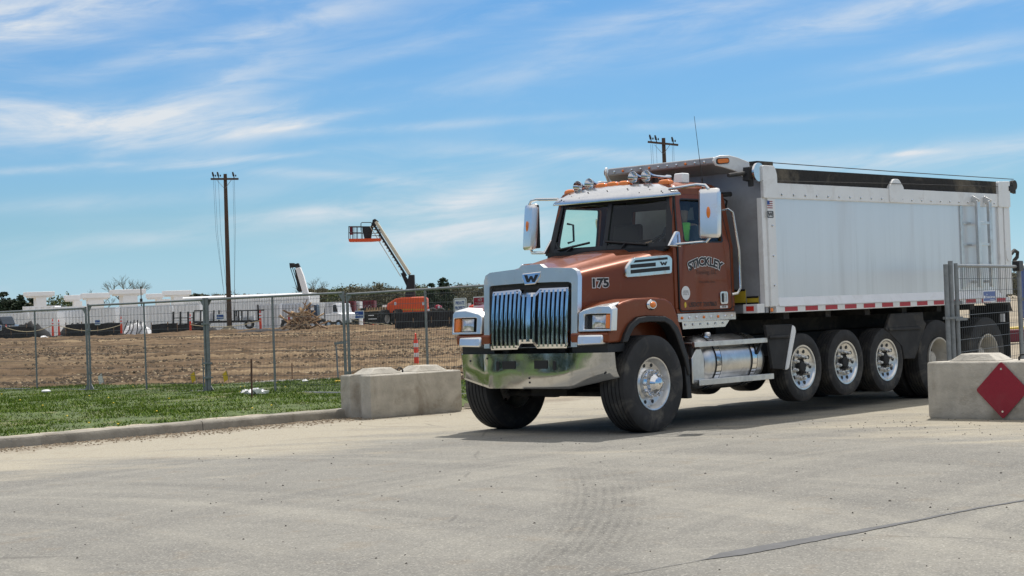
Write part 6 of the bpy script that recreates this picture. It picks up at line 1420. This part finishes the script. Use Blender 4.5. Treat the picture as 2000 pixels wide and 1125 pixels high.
# ================================================================== trees
def bare_tree(seed, H, name='bare_tree', twig=LEAFO, levels=5):
    R3 = random.Random(seed); r = thing(name, 'x', 'tree'); t = MB(); cr = MB(); tips = []
    def grow(p, d, l, rad, lv):
        e = p + d * l; (t if lv > 2 else cr).path([p, p.lerp(e, .5) + Vector((R3.uniform(-1, 1), R3.uniform(-1, 1), R3.uniform(-.4, .6))) * l * .06, e], rad, 5 if lv > 2 else 3, r2=rad * .62)
        if lv == 0: return
        for k in range(3 if lv > 1 else 4):
            ax = Vector((R3.uniform(-1, 1), R3.uniform(-1, 1), R3.uniform(-.2, .8))).normalized(); nd = (d * R3.uniform(.7, 1.0) + ax * R3.uniform(.5, .95)).normalized()
            grow(p.lerp(e, R3.uniform(.55, 1.0)), nd, l * R3.uniform(.62, .82), rad * .58, lv - 1)
    grow(Vector((0, 0, 0)), Vector((R3.uniform(-.05, .05), 0, 1)), H * .30, H * .020, levels)
    s = H / max(v[2] for v in cr.v)
    for m_ in (t, cr): m_.v = [(x * s, y * s, z * s) for x, y, z in m_.v]
    t.build('trunk', BARK, r, ang=60); cr.build('crown', twig, r, ang=None); return r
def leafy(seed, H, Wd_, m, shape, n, leaf, name):
    """trunk and limbs plus a crown of many small leaf faces in clumps"""
    R3 = random.Random(seed); r = thing(name, 'x', 'tree'); t = MB().path([(0, 0, 0), (.1, 0, H * .5), (0, .05, H * .92)], H * .022, 6, r2=H * .004); cr = MB(); cl = []
    nc = 46 if shape == 'cone' else 34
    for k in range(nc):
        a = R3.uniform(0, 6.283); h = R3.uniform(.12, 1.0) if shape == 'cone' else R3.uniform(.28, .98)
        rad = Wd_ / 2 * ((1 - h) ** .8 * 1.05 + .03 if shape == 'cone' else math.sqrt(max(.02, 1 - ((h - .6) / .42) ** 2)) * .95); q_ = R3.uniform(.55, 1.0) * rad
        c = Vector((q_ * math.cos(a), q_ * math.sin(a), h * H * .97)); cl.append((c, max(.12 * Wd_ * R3.uniform(.7, 1.3) * (1.25 - h if shape == 'cone' else 1), .25)))
        if k % 2 == 0: t.path([(0, 0, max(.1, h * H - .25 * rad)), tuple(c)], H * .007, 4, r2=H * .002)
    for k in range(n):
        c, s = cl[R3.randrange(nc)]; p = c + Vector((R3.gauss(0, s), R3.gauss(0, s), R3.gauss(0, s * (.45 if shape == 'cone' else .75)))); l = leaf * R3.uniform(.6, 1.4)
        u = Vector((R3.uniform(-1, 1), R3.uniform(-1, 1), R3.uniform(-.7, .3))).normalized() * l; w = u.cross(Vector((R3.uniform(-1, 1), R3.uniform(-1, 1), R3.uniform(-1, 1)))).normalized() * l * .5
        cr.add([p - u, p + w, p + u, p - w], [(0, 1, 2, 3)])
    t.build('trunk', BARK, r, ang=60); cr.build('crown', m, r, ang=None); return r
BT = [bare_tree(3, 9), bare_tree(8, 9), bare_tree(21, 8)]
WT = [leafy(4, 7.5, 7, LEAFO, 'round', 2600, .30, 'budding_tree'), leafy(9, 7, 6, LEAFO, 'round', 2200, .28, 'budding_tree'), leafy(15, 7, 6.5, LEAFG, 'round', 2400, .28, 'leafy_tree')]
CT = [leafy(31, 9, 5.5, LEAFD, 'cone', 2800, .30, 'conifer'), leafy(37, 8, 7.5, LEAFD, 'cone', 3000, .32, 'conifer')]
used = set()
def plant(proto, px, ytop, Y, label, group=None, rz=0, fat=1.0):
    H0 = {}; p = at(px, ytop, Y); zg = .25; h = p.z - zg
    o = proto if proto.name not in used else None
    H = max(max(v.co.z for v in ch.data.vertices) for ch in proto.children); s = h / H
    if o is None: o = dup(proto, (0, 0, 0))
    else: used.add(proto.name)
    o.location = (p.x, Y, zg); o.rotation_euler = (0, 0, rz); o.scale = (s * fat, s * fat, s); o['label'] = label
    if group: o['group'] = group
    return o
plant(BT[0], 241, 537, 330, 'tall bare tree with fine branches above the white T shaped towers', fat=1.15)
plant(BT[1], 206, 563, 320, 'small bare tree just left of the tallest white T shaped tower')
plant(WT[2], 122, 569, 250, 'yellow green leafy tree between the leftmost T shaped towers', fat=1.0)
plant(CT[1], 6, 569, 240, 'dark evergreen tree cut by the left edge of the photo', fat=.9); plant(CT[0], 40, 574, 236, 'dark conical evergreen tree just left of the white T shaped towers', fat=1.2, rz=1)
plant(CT[1], 62, 581, 236, 'low dark evergreen tree behind the leftmost T shaped tower', rz=2, fat=1.3); plant(CT[0], 24, 583, 238, 'low dark evergreen tree between the two dark ones at the far left', rz=3, fat=1.6)
plant(BT[2], 623, 541, 300, 'tall bare spreading tree directly right of the crane boom', fat=1.35); plant(WT[2], 656, 553, 290, 'small pale green tree right of the bare spreading tree', rz=1, fat=.7)
plant(BT[1], 567, 559, 330, 'bare thin tree directly left of the crane boom', rz=2, fat=1.0); plant(BT[0], 430, 565, 340, 'small bare tree left of the utility pole above the long building', rz=1)
plant(CT[0], 384, 572, 300, 'small dark evergreen peeking over the left end of the long building', fat=1.1); plant(CT[1], 402, 575, 300, 'round dark bush peeking over the long building near the pole', rz=1)
plant(CT[0], 865, 540, 270, 'tallest dark conifer right of the boom lift mast', fat=1.1, rz=2); plant(CT[1], 843, 552, 268, 'dark conifer directly left of the tallest one, right of the mast', rz=3, fat=.8)
g = 'budding trees of the far tree line'
row = ((682, 552), (697, 553), (716, 556), (735, 550), (752, 555), (768, 557), (784, 558), (820, 552), (829, 556), (884, 552), (902, 553), (920, 552), (938, 551), (955, 552))
for k, (x, y) in enumerate(row): plant(WT[k % 2], x, y + rng.uniform(-1, 1), 285 + 12 * (k % 3), 'brown budding tree in the far tree line between the crane and the truck', g, rz=k * 1.3, fat=.85)
plant(WT[2], 812, 553, 280, 'pale green tree immediately right of the black lift mast', rz=2, fat=.8); plant(BT[0], 738, 546, 300, 'bare tree rising from the tree line left of the lift mast', rz=3, fat=.9); plant(BT[1], 716, 551, 300, 'bare tree in the tree line above the maroon containers', rz=4); plant(BT[2], 922, 549, 300, 'bare tree in the tree line above the half hidden sign', rz=4)
plant(WT[0], 1993, 520, 240, 'budding tree at the right edge of the photo past the truck', rz=5)
# low wood behind: reads as one mass
b = MB(); R3 = random.Random(77)
def wood(px0, px1, ylo, yhi, Y0_, n, leaf):
    for k in range(n):
        px = R3.uniform(px0, px1); Y = Y0_ + R3.uniform(0, 30); top = yhi(px) + R3.uniform(0, 3) + 3 * nzv(px * .05, 3, 1, 3); py = top + (ylo - top) * R3.random() ** 1.3; p = at(px, py, Y); l = leaf * R3.uniform(.6, 1.5)
        u = Vector((R3.uniform(-1, 1), R3.uniform(-1, 1), R3.uniform(-1, 1))).normalized() * l; w = u.cross(Vector((R3.uniform(-1, 1), R3.uniform(-1, 1), R3.uniform(-1, 1)))).normalized() * l * .55
        b.add([p - u, p + w, p + u, p - w], [(0, 1, 2, 3)])
wood(600, 985, 606, lambda x: 566, 318, 15000, .42); wood(360, 600, 600, lambda x: 576, 335, 5000, .38); wood(-30, 70, 612, lambda x: 592, 262, 1600, .36); wood(1930, 2060, 575, lambda x: 535, 300, 2500, .45); wood(985, 1930, 585, lambda x: 566 - .028 * (x - 985), 318, 9000, .55); wood(2060, 2700, 560, lambda x: 535 - .036 * (x - 2060), 300, 6000, .55); wood(-600, -30, 625, lambda x: 596 - .036 * x, 275, 6000, .5)
tag(b.build('distant_wood', LEAFO, ang=None), kind='stuff')
# trees and a lawn on the other side of the road, behind the photographer (mirrored in the chrome)
b = MB()
for k in range(16000):
    a = R3.uniform(R(150), R(320)); rad = R3.gauss(58, 2.5); h = R3.random() ** .8 * (7.2 + 2.5 * nzv(math.cos(a) * 4, math.sin(a) * 4, 2, 3)); p = Vector((rad * math.cos(a), rad * math.sin(a) + 6, h)); l = R3.uniform(.35, .8)
    u = Vector((R3.uniform(-1, 1), R3.uniform(-1, 1), R3.uniform(-1, 1))).normalized() * l; w = u.cross(Vector((R3.uniform(-1, 1), R3.uniform(-1, 1), R3.uniform(-1, 1)))).normalized() * l * .6
    b.add([p - u, p + w, p + u, p - w], [(0, 1, 2, 3)])
tag(b.build('roadside_trees', LEAFK, ang=None), kind='stuff')
LAWN = mat('lawn', (.075, .13, .03), .95, 0, var=.3, vs=.4)
b = MB(); arc_ = [(a_, 18 if a_ < 999 else 0) for a_ in range(140, 331, 10)]
b.loft([[(rr * math.cos(R(a_)), rr * math.sin(R(a_)) + 4, .02) for rr in (15, 30, 90)] for a_, _ in arc_]); tag(b.build('lawn', LAWN), kind='structure')
